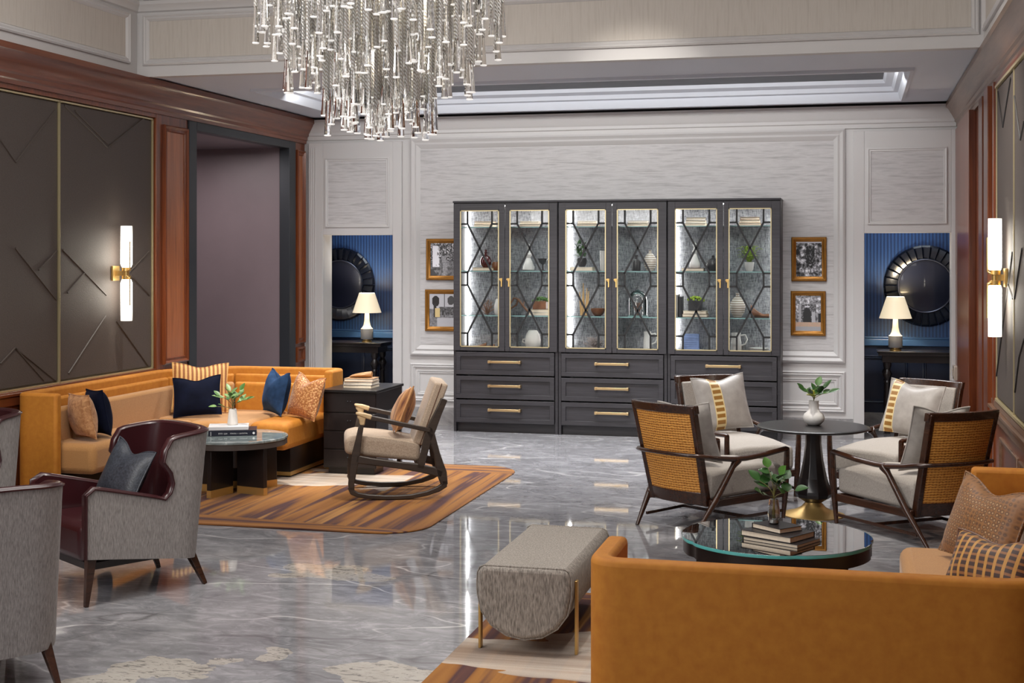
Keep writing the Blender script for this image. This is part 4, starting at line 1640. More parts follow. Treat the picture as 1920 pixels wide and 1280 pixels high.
C1 = (-1.165, 8.935, 57.0)
C3 = (0.616, 8.90, 126.0)
C2 = (-1.12, 10.95, -57.0)
C4 = (0.55, 10.95, 237.0)
cc = cane_chair('cane-backed armchair nearest left, its woven back to the viewer, behind the glass table', C1[:2] + (0,), R(C1[2]))
for (x, y, a), lab in ((C2, 'pale-seated armchair in front of the dark cabinet, facing the viewer'),
                       (C3, 'cane-backed armchair on the right with its back to the wood-panelled right wall'),
                       (C4, 'pale-seated armchair in front of the right blue opening, behind the pedestal table')):
    q = copy_tree(cc)
    q.location = (x, y, 0)
    q.rotation_euler = (0, 0, R(a))
    q['label'] = lab


def on_chair(c, fwd, side, z):
    a = R(c[2])
    return (c[0] + math.cos(a) * fwd - math.sin(a) * side, c[1] + math.sin(a) * fwd + math.cos(a) * side, z)


pillow('grey silk pillow with gold ladder band down the middle, on the chair before the cabinet', M['p_ladder'], 0.46, 0.44, 0.15, on_chair(C2, 0.27, 0.02, 0.40), C2[2], 17, -4, 0.02, seed=12)
pillow('grey silk pillow with gold ladder band at its edge, before the right blue opening', M['p_ladder_side'], 0.46, 0.42, 0.15, on_chair(C4, 0.27, -0.02, 0.40), C4[2], 17, 5, 0.02, seed=13)
pillow('grey silk pillow mostly hidden inside the nearest left cane-backed armchair', M['silk_grey'], 0.44, 0.42, 0.14, on_chair(C1, 0.26, 0, 0.40), C1[2], 16, 3, 0.02, seed=14)
pillow('grey silk pillow mostly hidden inside the right cane-backed armchair', M['silk_grey'], 0.44, 0.44, 0.15, on_chair(C3, 0.27, 0, 0.40), C3[2], 16, -3, 0.02, seed=15)


# ================================================================== ROCKING CHAIR
rk = thing('rocking_chair', 'dark wooden rocking chair with oatmeal cushions on the left striped rug', 'rocking chair', (-3.354, 9.737, RZ), R(-158.3))


def board(mb, pts, widths, y0, y1):
    """flat board in the xz plane following pts with given widths"""
    n = len(pts)
    L, Rr = [], []
    for i in range(n):
        a, b = Vector(pts[max(0, i - 1)]), Vector(pts[min(n - 1, i + 1)])
        d = (b - a).normalized()
        nn = Vector((-d.y, d.x))
        p = Vector(pts[i])
        L.append(p + nn * widths[i] / 2)
        Rr.append(p - nn * widths[i] / 2)
    rings = [[(a.x, y0, a.y), (a.x, y1, a.y), (b.x, y1, b.y), (b.x, y0, b.y)] for a, b in zip(L, Rr)]
    mb.loft(rings, True, True)


for s in (-1, 1):
    y0, y1 = s * 0.29 - 0.018, s * 0.29 + 0.018
    mb = MB()
    board(mb, [(0.262, 0.565), (0.285, 0.44), (0.305, 0.33), (0.325, 0.22), (0.338, 0.12), (0.335, 0.075)], [0.036, 0.045, 0.062, 0.055, 0.046, 0.04], y0, y1)
    board(mb, [(0.345, 0.10), (0.33, 0.062), (0.29, 0.042), (0.211, 0.028), (0.10, 0.018), (0.0, 0.0165), (-0.10, 0.021), (-0.217, 0.042), (-0.30, 0.072), (-0.345, 0.10), (-0.345, 0.135)],
          [0.04, 0.04, 0.034, 0.032, 0.032, 0.032, 0.032, 0.034, 0.04, 0.046, 0.04], y0, y1)
    board(mb, [(-0.345, 0.10), (-0.325, 0.19), (-0.29, 0.33), (-0.25, 0.47), (-0.225, 0.53)], [0.05, 0.075, 0.045, 0.05, 0.06], y0, y1)
    board(mb, [(-0.165, 0.225), (-0.185, 0.30), (-0.215, 0.42), (-0.25, 0.52), (-0.30, 0.635), (-0.345, 0.735)], [0.06, 0.05, 0.06, 0.07, 0.055, 0.05], y0, y1)
    board(mb, [(0.305, 0.305), (0.20, 0.285), (0.0, 0.255), (-0.15, 0.232), (-0.26, 0.205), (-0.33, 0.18)], [0.06, 0.052, 0.05, 0.06, 0.06, 0.05], y0, y1)
    mb.obj('side_frame', M['wenge'], rk, 0.006)
    mb = MB()
    board(mb, [(0.20, 0.607), (0.0, 0.56), (-0.24, 0.505)], [0.03, 0.032, 0.03], y0 - 0.004, y1 + 0.004)
    mb.obj('armrest', M['wenge'], rk, 0.005)
    mb = MB()
    board(mb, [(0.305, 0.640), (0.25, 0.626), (0.19, 0.606)], [0.016, 0.032, 0.034], y0 - 0.008, y1 + 0.008)
    board(mb, [(0.262, 0.625), (0.257, 0.59), (0.259, 0.55)], [0.075, 0.046, 0.036], y0 - 0.002, y1 + 0.002)
    mb.obj('arm_tip', M['pale_oak'], rk, 0.008)
mb = MB()
for (x, z) in ((0.30, 0.30), (-0.16, 0.235), (-0.33, 0.71), (-0.23, 0.46)):
    mb.beam((x, -0.28, z), (x, 0.28, z), 0.03, 0.045)
mb.obj('crossbar', M['wenge'], rk, 0.004)
mb = MB()
rings = []
for x, zb_, zt_ in ((0.385, 0.335, 0.455), (0.30, 0.325, 0.475), (0.10, 0.300, 0.455), (-0.05, 0.282, 0.43), (-0.17, 0.268, 0.405)):
    rings.append([(x, -0.26, zb_), (x, 0.26, zb_), (x, 0.26, zt_), (x, -0.26, zt_)])
mb.loft(rings, True, True)
mb.obj('seat_cushion', M['oat'], rk, 0.035, 4, angle=50)
mb = MB()
rings = []
for f in (0, 0.3, 0.6, 1.0):
    xf, zf = -0.115 - 0.165 * f, 0.40 + 0.455 * f
    dx, dz = -0.10, -0.018
    rings.append([(xf, -0.25, zf), (xf, 0.25, zf), (xf + dx, 0.25, zf + dz), (xf + dx, -0.25, zf + dz)])
mb.loft(rings, True, True)
bc = mb.obj('back_cushion', M['oat'], rk, 0.018, 3, angle=50)
mb = MB()
for s in (-1, 1):
    mb = MB()
    mb.tube([(-0.165 + 0.0, s * 0.252, 0.392), (-0.33, s * 0.252, 0.845)], 0.003, 6)
    mb.obj('piping', M['book_brown'], bc)
a = R(-158.3)
pillow('brown striped pillow on the rocking chair', M['p_brown'], 0.42, 0.36, 0.15,
       (-3.354 + math.cos(a) * 0.01 - math.sin(a) * 0.02, 9.737 + math.sin(a) * 0.01 + math.cos(a) * 0.02, RZ + 0.455), -158.3, 22, -6, 0.03, seed=16)


# ================================================================== BENCH
bn = thing('bench', 'speckled grey upholstered bench with brass legs beside the near sofa', 'bench', (-1.43, 6.38, RZ))
prof = []
for k in range(9):
    a_ = PI * k / 8
    prof.append((0.215 * math.cos(a_), 0.265 - 0.195 * math.sin(a_)))
prof = [(0.215, 0.36), (0.205, 0.385), (0.185, 0.395)] + [(-0.185, 0.395), (-0.205, 0.385), (-0.215, 0.36)] + [(-0.218, 0.31)] + prof[::-1] + [(0.218, 0.31)]
mb = MB()
rings = [[(x, y, z) for x, z in prof] for y in (-0.485, 0.485)]
mb.loft(rings, True, True)
seat = mb.obj('seat', M['bench_tweed'], bn, 0.03, 4)
for y in (-0.470, 0.470):
    mb = MB()
    mb.tube([(x * 1.005, y, z * 1.0) for x, z in prof], 0.004, 6, closed=True, up=(0, 1, 0))
    mb.obj('seam', M['bench_tweed'], seat)
for sx in (-1, 1):
    for sy in (-1, 1):
        mb = MB()
        mb.box(sx * 0.224 - 0.006, sx * 0.224 + 0.006, sy * 0.39 - 0.018, sy * 0.39 + 0.018, 0.0, 0.33)
        mb.obj('leg', M['brass'], bn, 0.002)


# ================================================================== END TABLE
et = thing('end_table', 'dark wooden end table with drawers between the left sofa and the rocking chair', 'side table', (-4.0, 10.78, RZ))
W, D2 = 0.23, 0.33
mb = MB()
mb.box(-W - 0.012, W + 0.012, -D2 - 0.012, D2 + 0.012, 0.67, 0.692)
mb.obj('tabletop', M['ebony_gloss'], et, 0.003)
mb = MB()
mb.box(-W, W, -D2 + 0.012, D2, 0.50, 0.67)
mb.box(-W, W, -D2 + 0.012, -0.02, 0.05, 0.50)
mb.box(-W + 0.03, W - 0.03, -D2 + 0.05, -0.06, 0.0, 0.05)
mb.box(W - 0.035, W, D2 - 0.035, D2, 0.0, 0.5)
mb.box(-W, -W + 0.035, D2 - 0.035, D2, 0.0, 0.5)
mb.obj('body', M['ebony'], et, 0.002)
for k, (z0, z1) in enumerate(((0.51, 0.665), (0.36, 0.50), (0.21, 0.35), (0.06, 0.20))):
    mb = MB()
    mb.box(-W + 0.006, W - 0.006, -D2, -D2 + 0.014, z0, z1)
    dr = mb.obj('drawer', M['ebony'], et, 0.003)
    mb = MB()
    for s in (-0.012, 0.012):
        mb.sphere(Vector((s, -D2 - 0.004, (z0 + z1) / 2 + 0.01)), 0.006, 8, 6)
    mb.obj('knob', M['dark_metal'], dr)
ez = 0.6925 + RZ
for k, (c, w_, d_, lab) in enumerate((('book_cream', 0.25, 0.19, 'cream book at the bottom of the stack on the dark end table'),
                                      ('book_white', 0.25, 0.19, 'pale book in the middle of the stack on the dark end table'),
                                      ('book_tan', 0.25, 0.19, 'tan-covered book on top of the stack on the dark end table'))):
    book(lab, w_, d_, 0.026, (at_y(678, 10.72) + 0.002 * k, 10.72 - 0.004 * k, ez), R(3 * k - 2), c, spine='x-')
    ez += 0.0265
mb = MB()
rings = []
for f in [k / 10 for k in range(11)]:
    x = -0.095 + 0.19 * f
    w_ = 0.006 + 0.045 * math.sin(PI * min(1, f * 0.75 + 0.1))
    hgt = 0.012 + 0.055 * f ** 0.7 * (1 - 0.2 * f)
    ring = []
    for j in range(10):
        a_ = 2 * PI * j / 10
        ring.append((x, w_ * math.cos(a_), hgt / 2 + hgt / 2 * math.sin(a_) * (0.9 + 0.1 * math.cos(3 * a_))))
    rings.append(ring)
mb.loft(rings, True, True)
o = mb.obj('wooden_sculpture', M['tan_wood'], None, angle=60)
o.location = (at_y(677, 10.72), 10.72, ez)
o.rotation_euler = (0, 0, R(4))
tag(o, 'pale carved wooden piece lying on the books of the end table', 'ornament')


# ================================================================== DISPLAY CABINETS
CY = 13.40            # front plane of the carcass
CB = 13.835           # back
UW = 1.103
UX = [-3.99, -2.887, -1.784]
SH = [0.855, 1.195, 1.65, 2.10]      # tops of bottom board and glass shelves
UNAME = ['left', 'middle', 'right']


def cabinet(i):
    t = thing('display_cabinet', 'dark display cabinet with glazed doors and drawers, ' + ('leftmost of the three' if i == 0 else 'middle one of the three' if i == 1 else 'rightmost of the three, behind the chairs'), 'cabinet', (UX[i], 0, 0), 0, 'display cabinets along the back wall')
    w = UW - 0.003
    mb = MB()
    mb.box(0.003, 0.03, CY, CB, 0.0, 2.345)
    mb.box(w - 0.03, w, CY, CB, 0.0, 2.345)
    mb.box(0.03, w - 0.03, CY, CB, 2.32, 2.345)
    mb.box(0.03, w - 0.03, CY, CB, 0.83, SH[0])
    mb.box(0.03, w - 0.03, CY + 0.02, CB, 0.09, 0.11)
    mb.box(0.03, w - 0.03, CY + 0.05, CY + 0.07, 0.0, 0.09)
    mb.obj('body', M['charcoal'], t, 0.002)
    mb = MB()
    mb.box(0.0, UW, CY - 0.025, CB, 2.345, 2.365)
    mb.obj('cornice', M['charcoal'], t, 0.003)
    mb = MB()
    mb.box(0.03, w - 0.03, CB - 0.02, CB - 0.004, SH[0], 2.32)
    mb.obj('back_panel', M['woven'], t)
    # three drawers in shaker style
    for z0, z1 in ((0.59, 0.82), (0.345, 0.575), (0.10, 0.33)):
        x0, x1 = 0.035, w - 0.035
        mb = MB()
        mb.box(x0, x1, CY - 0.006, CY + 0.02, z0 + 0.005, z1 - 0.005)
        for q in ((x0, x1, z1 - 0.045, z1), (x0, x1, z0, z0 + 0.045), (x0, x0 + 0.045, z0 + 0.045, z1 - 0.045), (x1 - 0.045, x1, z0 + 0.045, z1 - 0.045)):
            mb.box(q[0], q[1], CY - 0.022, CY - 0.004, q[2], q[3])
        dr = mb.obj('drawer', M['charcoal'], t, 0.002)
        mb = MB()
        zc, xc = (z0 + z1) / 2 + 0.018, UW / 2
        mb.box(xc - 0.172, xc + 0.172, CY - 0.058, CY - 0.044, zc - 0.012, zc + 0.012)
        for s in (-1, 1):
            mb.box(xc + s * 0.160 - 0.012, xc + s * 0.160 + 0.012, CY - 0.062, CY - 0.004, zc - 0.014, zc + 0.014)
        mb.obj('handle', M['brass_pale'], dr, 0.002)
    # two glazed doors
    for d, (g0, g1) in enumerate(((0.078, 0.491), (0.602, 1.015))):
        f0, f1 = (0.008, UW / 2 - 0.003) if d == 0 else (UW / 2 + 0.003, w - 0.005)
        zb_, zt_, gb, gt = 0.832, 2.335, 0.872, 2.268
        mb = MB()
        ya, yb_ = CY - 0.022, CY - 0.001
        mb.box(f0, g0, ya, yb_, zb_, zt_)
        mb.box(g1, f1, ya, yb_, zb_, zt_)
        mb.box(g0, g1, ya, yb_, zb_, gb)
        mb.box(g0, g1, ya, yb_, gt, zt_)
        dr = mb.obj('door', M['charcoal'], t, 0.002)
        mb = MB()
        mb.box(g0, g1, CY - 0.010, CY - 0.006, gb, gt)
        mb.obj('glass_pane', M['pane'], dr)
        mb = MB()
        for q in ((g0, g0 + 0.010, gb, gt), (g1 - 0.010, g1, gb, gt), (g0, g1, gb, gb + 0.010), (g0, g1, gt - 0.010, gt)):
            mb.box(q[0], q[1], CY - 0.026, CY - 0.010, q[2], q[3])
        mb.obj('gold_trim', M['gold_trim'], dr)
        mb = MB()
        gw, gh = g1 - g0, gt - gb
        xl, xr = g0 + 0.19 * gw, g0 + 0.815 * gw

        def Z(f):
            return gt - f * gh

        def bar(x0, f0_, x1, f1_):
            mb.beam((x0, CY - 0.015, Z(f0_)), (x1, CY - 0.015, Z(f1_)), 0.018, 0.014, (0, 1, 0))
        for x in (xl, xr):
            bar(x, 0, x, 0.10)
            bar(x, 0.453, x, 0.55)
            bar(x, 0.90, x, 1.0)
        for f in (0.10, 0.455, 0.548, 0.90):
            bar(g0, f, xl, f)
            bar(xr, f, g1, f)
        bar(xl, 0.10, xr, 0.455)
        bar(xr, 0.10, xl, 0.455)
        bar(xl, 0.548, xr, 0.90)
        bar(xr, 0.548, xl, 0.90)
        mb.obj('lattice', M['lattice'], dr)
        mb = MB()
        hx_ = UW / 2 + (-0.038 if d == 0 else 0.038)
        mb.box(hx_ - 0.012, hx_ + 0.012, CY - 0.027, CY - 0.022, 1.545, 1.575)
        mb.beam((hx_ - 0.016, CY - 0.04, 1.565), (hx_ + 0.016, CY - 0.04, 1.565), 0.014, 0.014)
        mb.beam((hx_ + 0.008, CY - 0.04, 1.565), (hx_ + 0.008, CY - 0.042, 1.49), 0.011, 0.011, (0, 1, 0))
        mb.obj('latch', M['brass'], dr)
    # glass shelves
    for z in SH[1:]:
        mb = MB()
        mb.box(0.032, w - 0.032, CY + 0.03, CB - 0.025, z - 0.010, z)
        s = mb.obj('glass_shelf', M['shelf_glass'], t)
        mb = MB()
        mb.box(0.032, w - 0.032, CY + 0.026, CY + 0.03, z - 0.010, z)
        mb.obj('shelf_edge', M['shelf_edge'], s)
    # light strips up the back corners and under the top
    mb = MB()
    for x in (0.034, w - 0.044):
        mb.box(x, x + 0.010, CB - 0.05, CB - 0.024, SH[0] + 0.01, 2.31)
    mb.box(0.05, w - 0.05, CY + 0.05, CY + 0.14, 2.312, 2.319)
    for x in (0.034, w - 0.042):  # added strips hidden behind the front stiles, to light the contents
        mb.box(x, x + 0.008, CY + 0.012, CY + 0.018, SH[0] + 0.01, 2.31)
    mb.obj('light_strip', M['led'], t)
    return t


for i in range(3):
    cabinet(i)


# ---- what stands in the cabinets
def cpos(px, shelf, back=0.0):
    Y = 13.60 + back
    return at_y(px, Y), Y, SH[shelf] + 0.0008


TOPB = [(0, 'left', 910, ['book_cream', 'book_tan']), (0, 'right', 995, ['book_brown', 'book_cream']),
        (1, 'left', 1103, ['book_brown', 'book_cream']), (1, 'right', 1197, ['book_cream', 'book_black']),
        (2, 'left', 1305, ['book_cream', 'book_white', 'book_grey']), (2, 'right', 1406, ['book_tan', 'book_cream', 'book_brown'])]
NICE = {'book_cream': 'cream', 'book_tan': 'tan', 'book_brown': 'brown', 'book_black': 'black', 'book_white': 'white', 'book_grey': 'grey'}
ORD = {2: ['bottom', 'top'], 3: ['bottom', 'middle', 'top']}
for u, d, px, covers in TOPB:
    x, y, z = cpos(px, 3, -0.02)
    for k, c in enumerate(covers):
        h = 0.028
        book(f'{NICE[c]} book, {ORD[len(covers)][k]} of the top-shelf stack, {d} door of {UNAME[u]} cabinet',
             0.21 - 0.01 * k, 0.15, h, (x, y, z), R(2 * k), c, 'books on the top cabinet shelves', spine='y+')
        z += h + 0.0006


def flat_book(px, shelf, w, c, lab, h=0.03, back=0.0, dz=0.0):
    x, y, z = cpos(px, shelf, back)
    return book(lab, w, 0.16, h, (x, y, z + dz), 0, c, None, spine='y+')


# left cabinet
flat_book(908, 2, 0.21, 'book_tan', 'tan book under the dark red bottle in the left cabinet')
x, y, z = cpos(911, 2)
lathe_thing('bottle', 'dark red round bottle on a tan book in the left cabinet', 'bottle',
            [(0.03, 0), (0.055, 0.03), (0.06, 0.07), (0.045, 0.11), (0.02, 0.125), (0.018, 0.15), (0.022, 0.158), (0.014, 0.16), (0.014, 0.185), (0.001, 0.187)], M['red_glass'], (x, y, z + 0.031))
x, y, z = cpos(930, 2, 0.02)
lathe_thing('bowl', 'small dark brown pot beside the red bottle in the left cabinet', 'bowl', [(0.02, 0), (0.04, 0.03), (0.045, 0.06), (0.03, 0.09), (0.024, 0.09), (0.03, 0.06), (0.001, 0.02)], M['brown_wood'], (x, y, z))
x, y, z = cpos(991, 2)
lathe_thing('decanter', 'tall white stoppered decanter in the left cabinet', 'decanter',
            [(0.05, 0), (0.062, 0.01), (0.060, 0.04), (0.040, 0.09), (0.022, 0.13), (0.028, 0.15), (0.036, 0.165), (0.028, 0.185), (0.012, 0.20), (0.010, 0.235), (0.018, 0.25), (0.012, 0.27), (0.001, 0.28)], M['white_ceramic'], (x, y, z))
x, y, z = cpos(1018, 2, 0.04)
lathe_thing('bowl', 'dark footed bowl beside the white decanter', 'bowl', [(0.03, 0), (0.012, 0.012), (0.010, 0.06), (0.04, 0.085), (0.055, 0.125), (0.05, 0.125), (0.03, 0.09), (0.001, 0.075)], M['dark_ceramic'], (x, y, z))


def twigs(name, label, cat, px, shelf, mat, r, h, n, seed, back=0.0, thick=0.0035, spread=1.0):
    rnd = random.Random(seed)
    x, y, z = cpos(px, shelf, back)
    mb = MB()
    for k in range(n):
        a_, e = rnd.uniform(0, 2 * PI), rnd.uniform(0.0, 1.2)
        tip = Vector((math.cos(a_) * math.cos(e) * r * spread, math.sin(a_) * math.cos(e) * r * 0.7, 0.012 + math.sin(e) * h))
        mid = tip * 0.5 + Vector((rnd.uniform(-.2, .2) * r, rnd.uniform(-.2, .2) * r, abs(rnd.uniform(0, .2)) * h))
        mb.tube([(0, 0, 0.006), mid, tip], [thick, thick * 0.8, thick * 0.4], 5)
        for q in range(2):
            b = mid.lerp(tip, 0.3 + 0.3 * q)
            mb.tube([b, b + Vector((rnd.uniform(-.3, .3) * r, rnd.uniform(-.3, .3) * r, rnd.uniform(0, .25) * h))], [thick * 0.6, thick * 0.3], 4)
    mb.sphere(Vector((0, 0, 0.006)), 0.012, 8, 6, (1, 1, 0.5))
    o = mb.obj(name, mat, None)
    o.location = (x, y, z)
    return tag(o, label, cat)


twigs('branch_coral', 'bushy twig coral on the middle glass shelf of the left cabinet', 'coral', 914, 1, M['twig'], 0.10, 0.16, 26, 3)
x, y, z = cpos(933, 1, -0.03)
lathe_thing('vase', 'small white vase beside the twig coral', 'vase', [(0.025, 0), (0.036, 0.03), (0.036, 0.09), (0.02, 0.14), (0.016, 0.165), (0.012, 0.165), (0.02, 0.1), (0.001, 0.02)], M['white_ceramic'], (x, y, z))
x, y, z = cpos(972, 1, 0.05)
mb = MB()
mb.tube([(-0.09, 0, 0.10), (-0.05, 0.0, 0.17), (0.0, -0.01, 0.16), (0.05, 0, 0.09), (0.10, 0.01, 0.03), (0.13, 0, 0.012)], [0.006, 0.010, 0.012, 0.012, 0.012, 0.01], 8)
mb.tube([(0.0, -0.01, 0.16), (-0.02, 0.0, 0.10), (-0.10, 0.0, 0.05), (-0.14, 0.0, 0.008)], [0.012, 0.010, 0.009, 0.008], 8)
mb.tube([(0.05, 0, 0.09), (0.06, 0.02, 0.15)], [0.008, 0.003], 6)
o = mb.obj('driftwood', M['twig'], None, angle=60)
o.location = (x, y, z)
tag(o, 'curved piece of driftwood on the middle glass shelf of the left cabinet', 'driftwood')
flat_book(1014, 1, 0.22, 'book_white', 'white book under the moss bowl in the left cabinet', 0.03)
flat_book(1014, 1, 0.20, 'book_cream', 'cream book right under the moss bowl in the left cabinet', 0.028, 0, 0.0306)


def moss_pot(label, px, shelf, dz, w, hgt, potmat, seed, mat='lime', r=0.07):
    rnd = random.Random(seed)
    x, y, z = cpos(px, shelf)
    t = thing('potted_moss', label, 'plant', (x, y, z + dz))
    mb = MB()
    mb.prism([(-w / 2, -w / 2), (w / 2, -w / 2), (w / 2, w / 2), (-w / 2, w / 2)], 0, hgt)
    mb.obj('pot', M[potmat], t, 0.004)
    mb = MB()
    for k in range(46):
        a_, rr = rnd.uniform(0, 2 * PI), r * math.sqrt(rnd.random())
        hh = 0.035 * (1 - (rr / r) ** 2)
        mb.sphere(Vector((rr * math.cos(a_) * w / 0.11, rr * math.sin(a_) * 0.8, hgt + hh)), rnd.uniform(0.009, 0.016), 7, 5)
    mb.obj('foliage', M[mat], t)
    return t


moss_pot('green moss in a square brown pot on books in the left cabinet', 1014, 1, 0.0595, 0.14, 0.085, 'brown_wood', 5, 'leaf')
x, y, z = cpos(905, 0)
mb = MB()
for k, (dx, hgt) in enumerate(((-0.03, 0.05), (0.06, 0.035))):
    rings = []
    for f in [q / 8 for q in range(9)]:
        w_ = 0.008 + 0.028 * math.sin(PI * (0.1 + 0.8 * f))
        hh = hgt * (0.35 + 0.65 * f * f)
        rings.append([(dx - 0.07 + 0.14 * f, w_ * math.cos(2 * PI * j / 8), hh / 2 + hh / 2 * math.sin(2 * PI * j / 8)) for j in range(8)])
    mb.loft(rings, True, True)
o = mb.obj('carved_shoes', M['brown_wood'], None, angle=60)
o.location = (x, y, z)
tag(o, 'carved brown wooden shoe forms at the bottom of the left cabinet', 'ornament')
x, y, z = cpos(999, 0)
t = thing('jar', 'large pale grey egg-shaped jar at the bottom of the left cabinet', 'jar', (x, y, z))
mb = MB()
mb.lathe([(0.06, 0), (0.078, 0.03), (0.082, 0.08), (0.07, 0.14), (0.045, 0.18), (0.03, 0.185), (0.001, 0.186)], 24)
mb.obj('body', M['matte_white'], t)
mb = MB()
mb.tube([(-0.08, 0, 0.09), (-0.105, 0, 0.085), (-0.108, 0, 0.06), (-0.08, 0, 0.05)], 0.008, 8)
mb.obj('handle', M['matte_white'], t)

# middle cabinet
flat_book(1092, 2, 0.24, 'book_white', 'white box-like book under the succulent in the middle cabinet', 0.04)
x, y, z = cpos(1091, 2)
t = thing('potted_succulent', 'green succulent in a small dark pot on a white book in the middle cabinet', 'plant', (x, y, z + 0.041))
mb = MB()
mb.lathe([(0.03, 0), (0.048, 0.03), (0.05, 0.07), (0.042, 0.09), (0.036, 0.09), (0.001, 0.08)], 18)
mb.obj('pot', M['dark_ceramic'], t)
rnd = random.Random(9)
mb = MB()
for k in range(60):
    a_, e = rnd.uniform(0, 2 * PI), rnd.uniform(0.1, 1.4)
    b = Vector((rnd.uniform(-0.05, 0.03), rnd.uniform(-0.03, 0.03), rnd.uniform(0.10, 0.24)))
    d = Vector((math.cos(a_) * math.cos(e), math.sin(a_) * math.cos(e), math.sin(e)))
    leaf_mesh(mb, b, b + d * 0.05, 0.026, (0, 0, 1), k % 2)
mb.tube([(0, 0, 0.08), (-0.01, 0, 0.2)], 0.006, 6)
mb.obj('leaves', [M['leaf'], M['leaf_dark']], t, angle=60)
x, y, z = cpos(1131, 2)
lathe_thing('vase', 'plain white cylinder vase beside the succulent in the middle cabinet', 'vase', [(0.03, 0), (0.032, 0.004), (0.036, 0.20), (0.038, 0.205), (0.030, 0.205), (0.026, 0.02), (0.001, 0.018)], M['white_ceramic'], (x, y, z))
x, y, z = cpos(1193, 2)
lathe_thing('bottle', 'small dark bottle with black neck in the middle cabinet', 'bottle', [(0.042, 0), (0.046, 0.01), (0.046, 0.09), (0.03, 0.115), (0.014, 0.12), (0.014, 0.145), (0.02, 0.147), (0.02, 0.16), (0.001, 0.161)], M['dark_ceramic'], (x, y, z))
RIB = [(0.03, 0), (0.055, 0.04), (0.064, 0.09), (0.058, 0.13), (0.035, 0.165), (0.016, 0.18), (0.013, 0.20), (0.017, 0.21), (0.011, 0.21), (0.011, 0.18), (0.001, 0.16)]
x, y, z = cpos(1219, 2, 0.01)
lathe_thing('vase', 'white ribbed vase with brown bands in the middle cabinet', 'vase', RIB, M['ribbed'], (x, y, z), group='ribbed vases in the cabinets')
x, y, z = cpos(1095, 1)
mb = MB()
for k, (dx, hh, ln) in enumerate(((-0.02, 0.30, 0.01), (0.0, 0.33, -0.005), (0.016, 0.28, 0.01), (0.028, 0.25, 0.015), (-0.03, 0.24, -0.01))):
    mb.tube([(dx, 0.01 * (k % 3 - 1), 0.003), (dx + ln, 0.006 * (k % 3 - 1), hh * 0.6), (dx + ln * 1.5, 0, hh)], [0.010, 0.008, 0.004], 7)
o = mb.obj('reed_bundle', M['reed'], None, angle=60)
o.location = (x, y, z)
tag(o, 'bundle of upright pale reeds in the middle cabinet', 'ornament')
x, y, z = cpos(1121, 1, -0.02)
lathe_thing('bowl', 'shallow brown wooden bowl in the middle cabinet', 'bowl', [(0.03, 0), (0.05, 0.012), (0.07, 0.05), (0.074, 0.075), (0.068, 0.075), (0.045, 0.025), (0.001, 0.02)], M['brown_wood'], (x, y, z))
x, y, z = cpos(1196, 1)
t = thing('glass_cloche', 'clear glass bell jar with knob in the middle cabinet', 'bell jar', (x, y, z))
mb = MB()
mb.lathe([(0.10, 0.003), (0.10, 0.16), (0.09, 0.21), (0.06, 0.245), (0.015, 0.262), (0.010, 0.268), (0.02, 0.285), (0.014, 0.30), (0.001, 0.303)], 28, cap=False)
mb.obj('dome', M['clear'], t)
mb = MB()
mb.lathe([(0.105, 0), (0.105, 0.006), (0.001, 0.0065)], 28)
mb.obj('rim', M['shelf_edge'], t)
x, y, z = cpos(1196, 1)
twigs('dried_cone', 'brown dried seed head under the glass bell jar', 'ornament', 1196, 1, M['brown_wood'], 0.055, 0.13, 30, 14).location.z += 0.008
twigs('coral', 'tangled grey coral at the bottom of the middle cabinet', 'coral', 1114, 0, M['coral'], 0.12, 0.13, 44, 17, thick=0.005)


def pitcher(label, px, shelf, h, r, side=1, back=0.0):
    x, y, z = cpos(px, shelf, back)
    t = thing('pitcher', label, 'pitcher', (x, y, z))
    mb = MB()
    mb.lathe([(r * 0.9, 0), (r, 0.02), (r * 0.95, h * 0.5), (r * 0.8, h * 0.8), (r * 0.9, h), (r * 0.82, h), (r * 0.7, h * 0.8), (r * 0.8, 0.03), (0.001, 0.025)], 24)
    mb.obj('body', M['white_ceramic'], t)
    mb = MB()
    mb.tube([(side * r * 0.82, 0, h * 0.86), (side * (r + 0.035), 0, h * 0.9), (side * (r + 0.055), 0, h * 0.65), (side * (r + 0.035), 0, h * 0.4), (side * r * 0.93, 0, h * 0.32)], 0.008, 8)
    mb.obj('handle', M['white_ceramic'], t, angle=60)
    return t


pitcher('slim white pitcher at the bottom of the middle cabinet', 1214, 0, 0.185, 0.043, 1)
# right cabinet
flat_book(1300, 2, 0.22, 'book_brown', 'brown book under the white decanter in the right cabinet', 0.03)
x, y, z = cpos(1303, 2)
lathe_thing('decanter', 'white stoppered decanter on a brown book in the right cabinet', 'decanter',
            [(0.05, 0), (0.056, 0.01), (0.05, 0.05), (0.03, 0.10), (0.018, 0.14), (0.03, 0.165), (0.018, 0.185), (0.012, 0.21), (0.022, 0.235), (0.01, 0.255), (0.001, 0.26)], M['white_ceramic'], (x, y, z + 0.031))
x, y, z = cpos(1337, 2, 0.03)
t = thing('teapot', 'round dark teapot beside the white decanter in the right cabinet', 'teapot', (x, y, z))
mb = MB()
mb.lathe([(0.035, 0), (0.065, 0.03), (0.072, 0.07), (0.055, 0.11), (0.02, 0.125), (0.012, 0.135), (0.018, 0.15), (0.001, 0.158)], 22)
mb.obj('body', M['dark_ceramic'], t)
mb = MB()
mb.tube([(-0.06, 0, 0.06), (-0.09, 0, 0.085), (-0.10, 0, 0.11)], [0.014, 0.011, 0.008], 8)
mb.obj('spout', M['dark_ceramic'], t)
x, y, z = cpos(1405, 2)
t = thing('potted_fern', 'bright green fern in a small white pot in the right cabinet', 'plant', (x, y, z))
mb = MB()
mb.lathe([(0.03, 0), (0.04, 0.02), (0.048, 0.09), (0.042, 0.09), (0.001, 0.08)], 18)
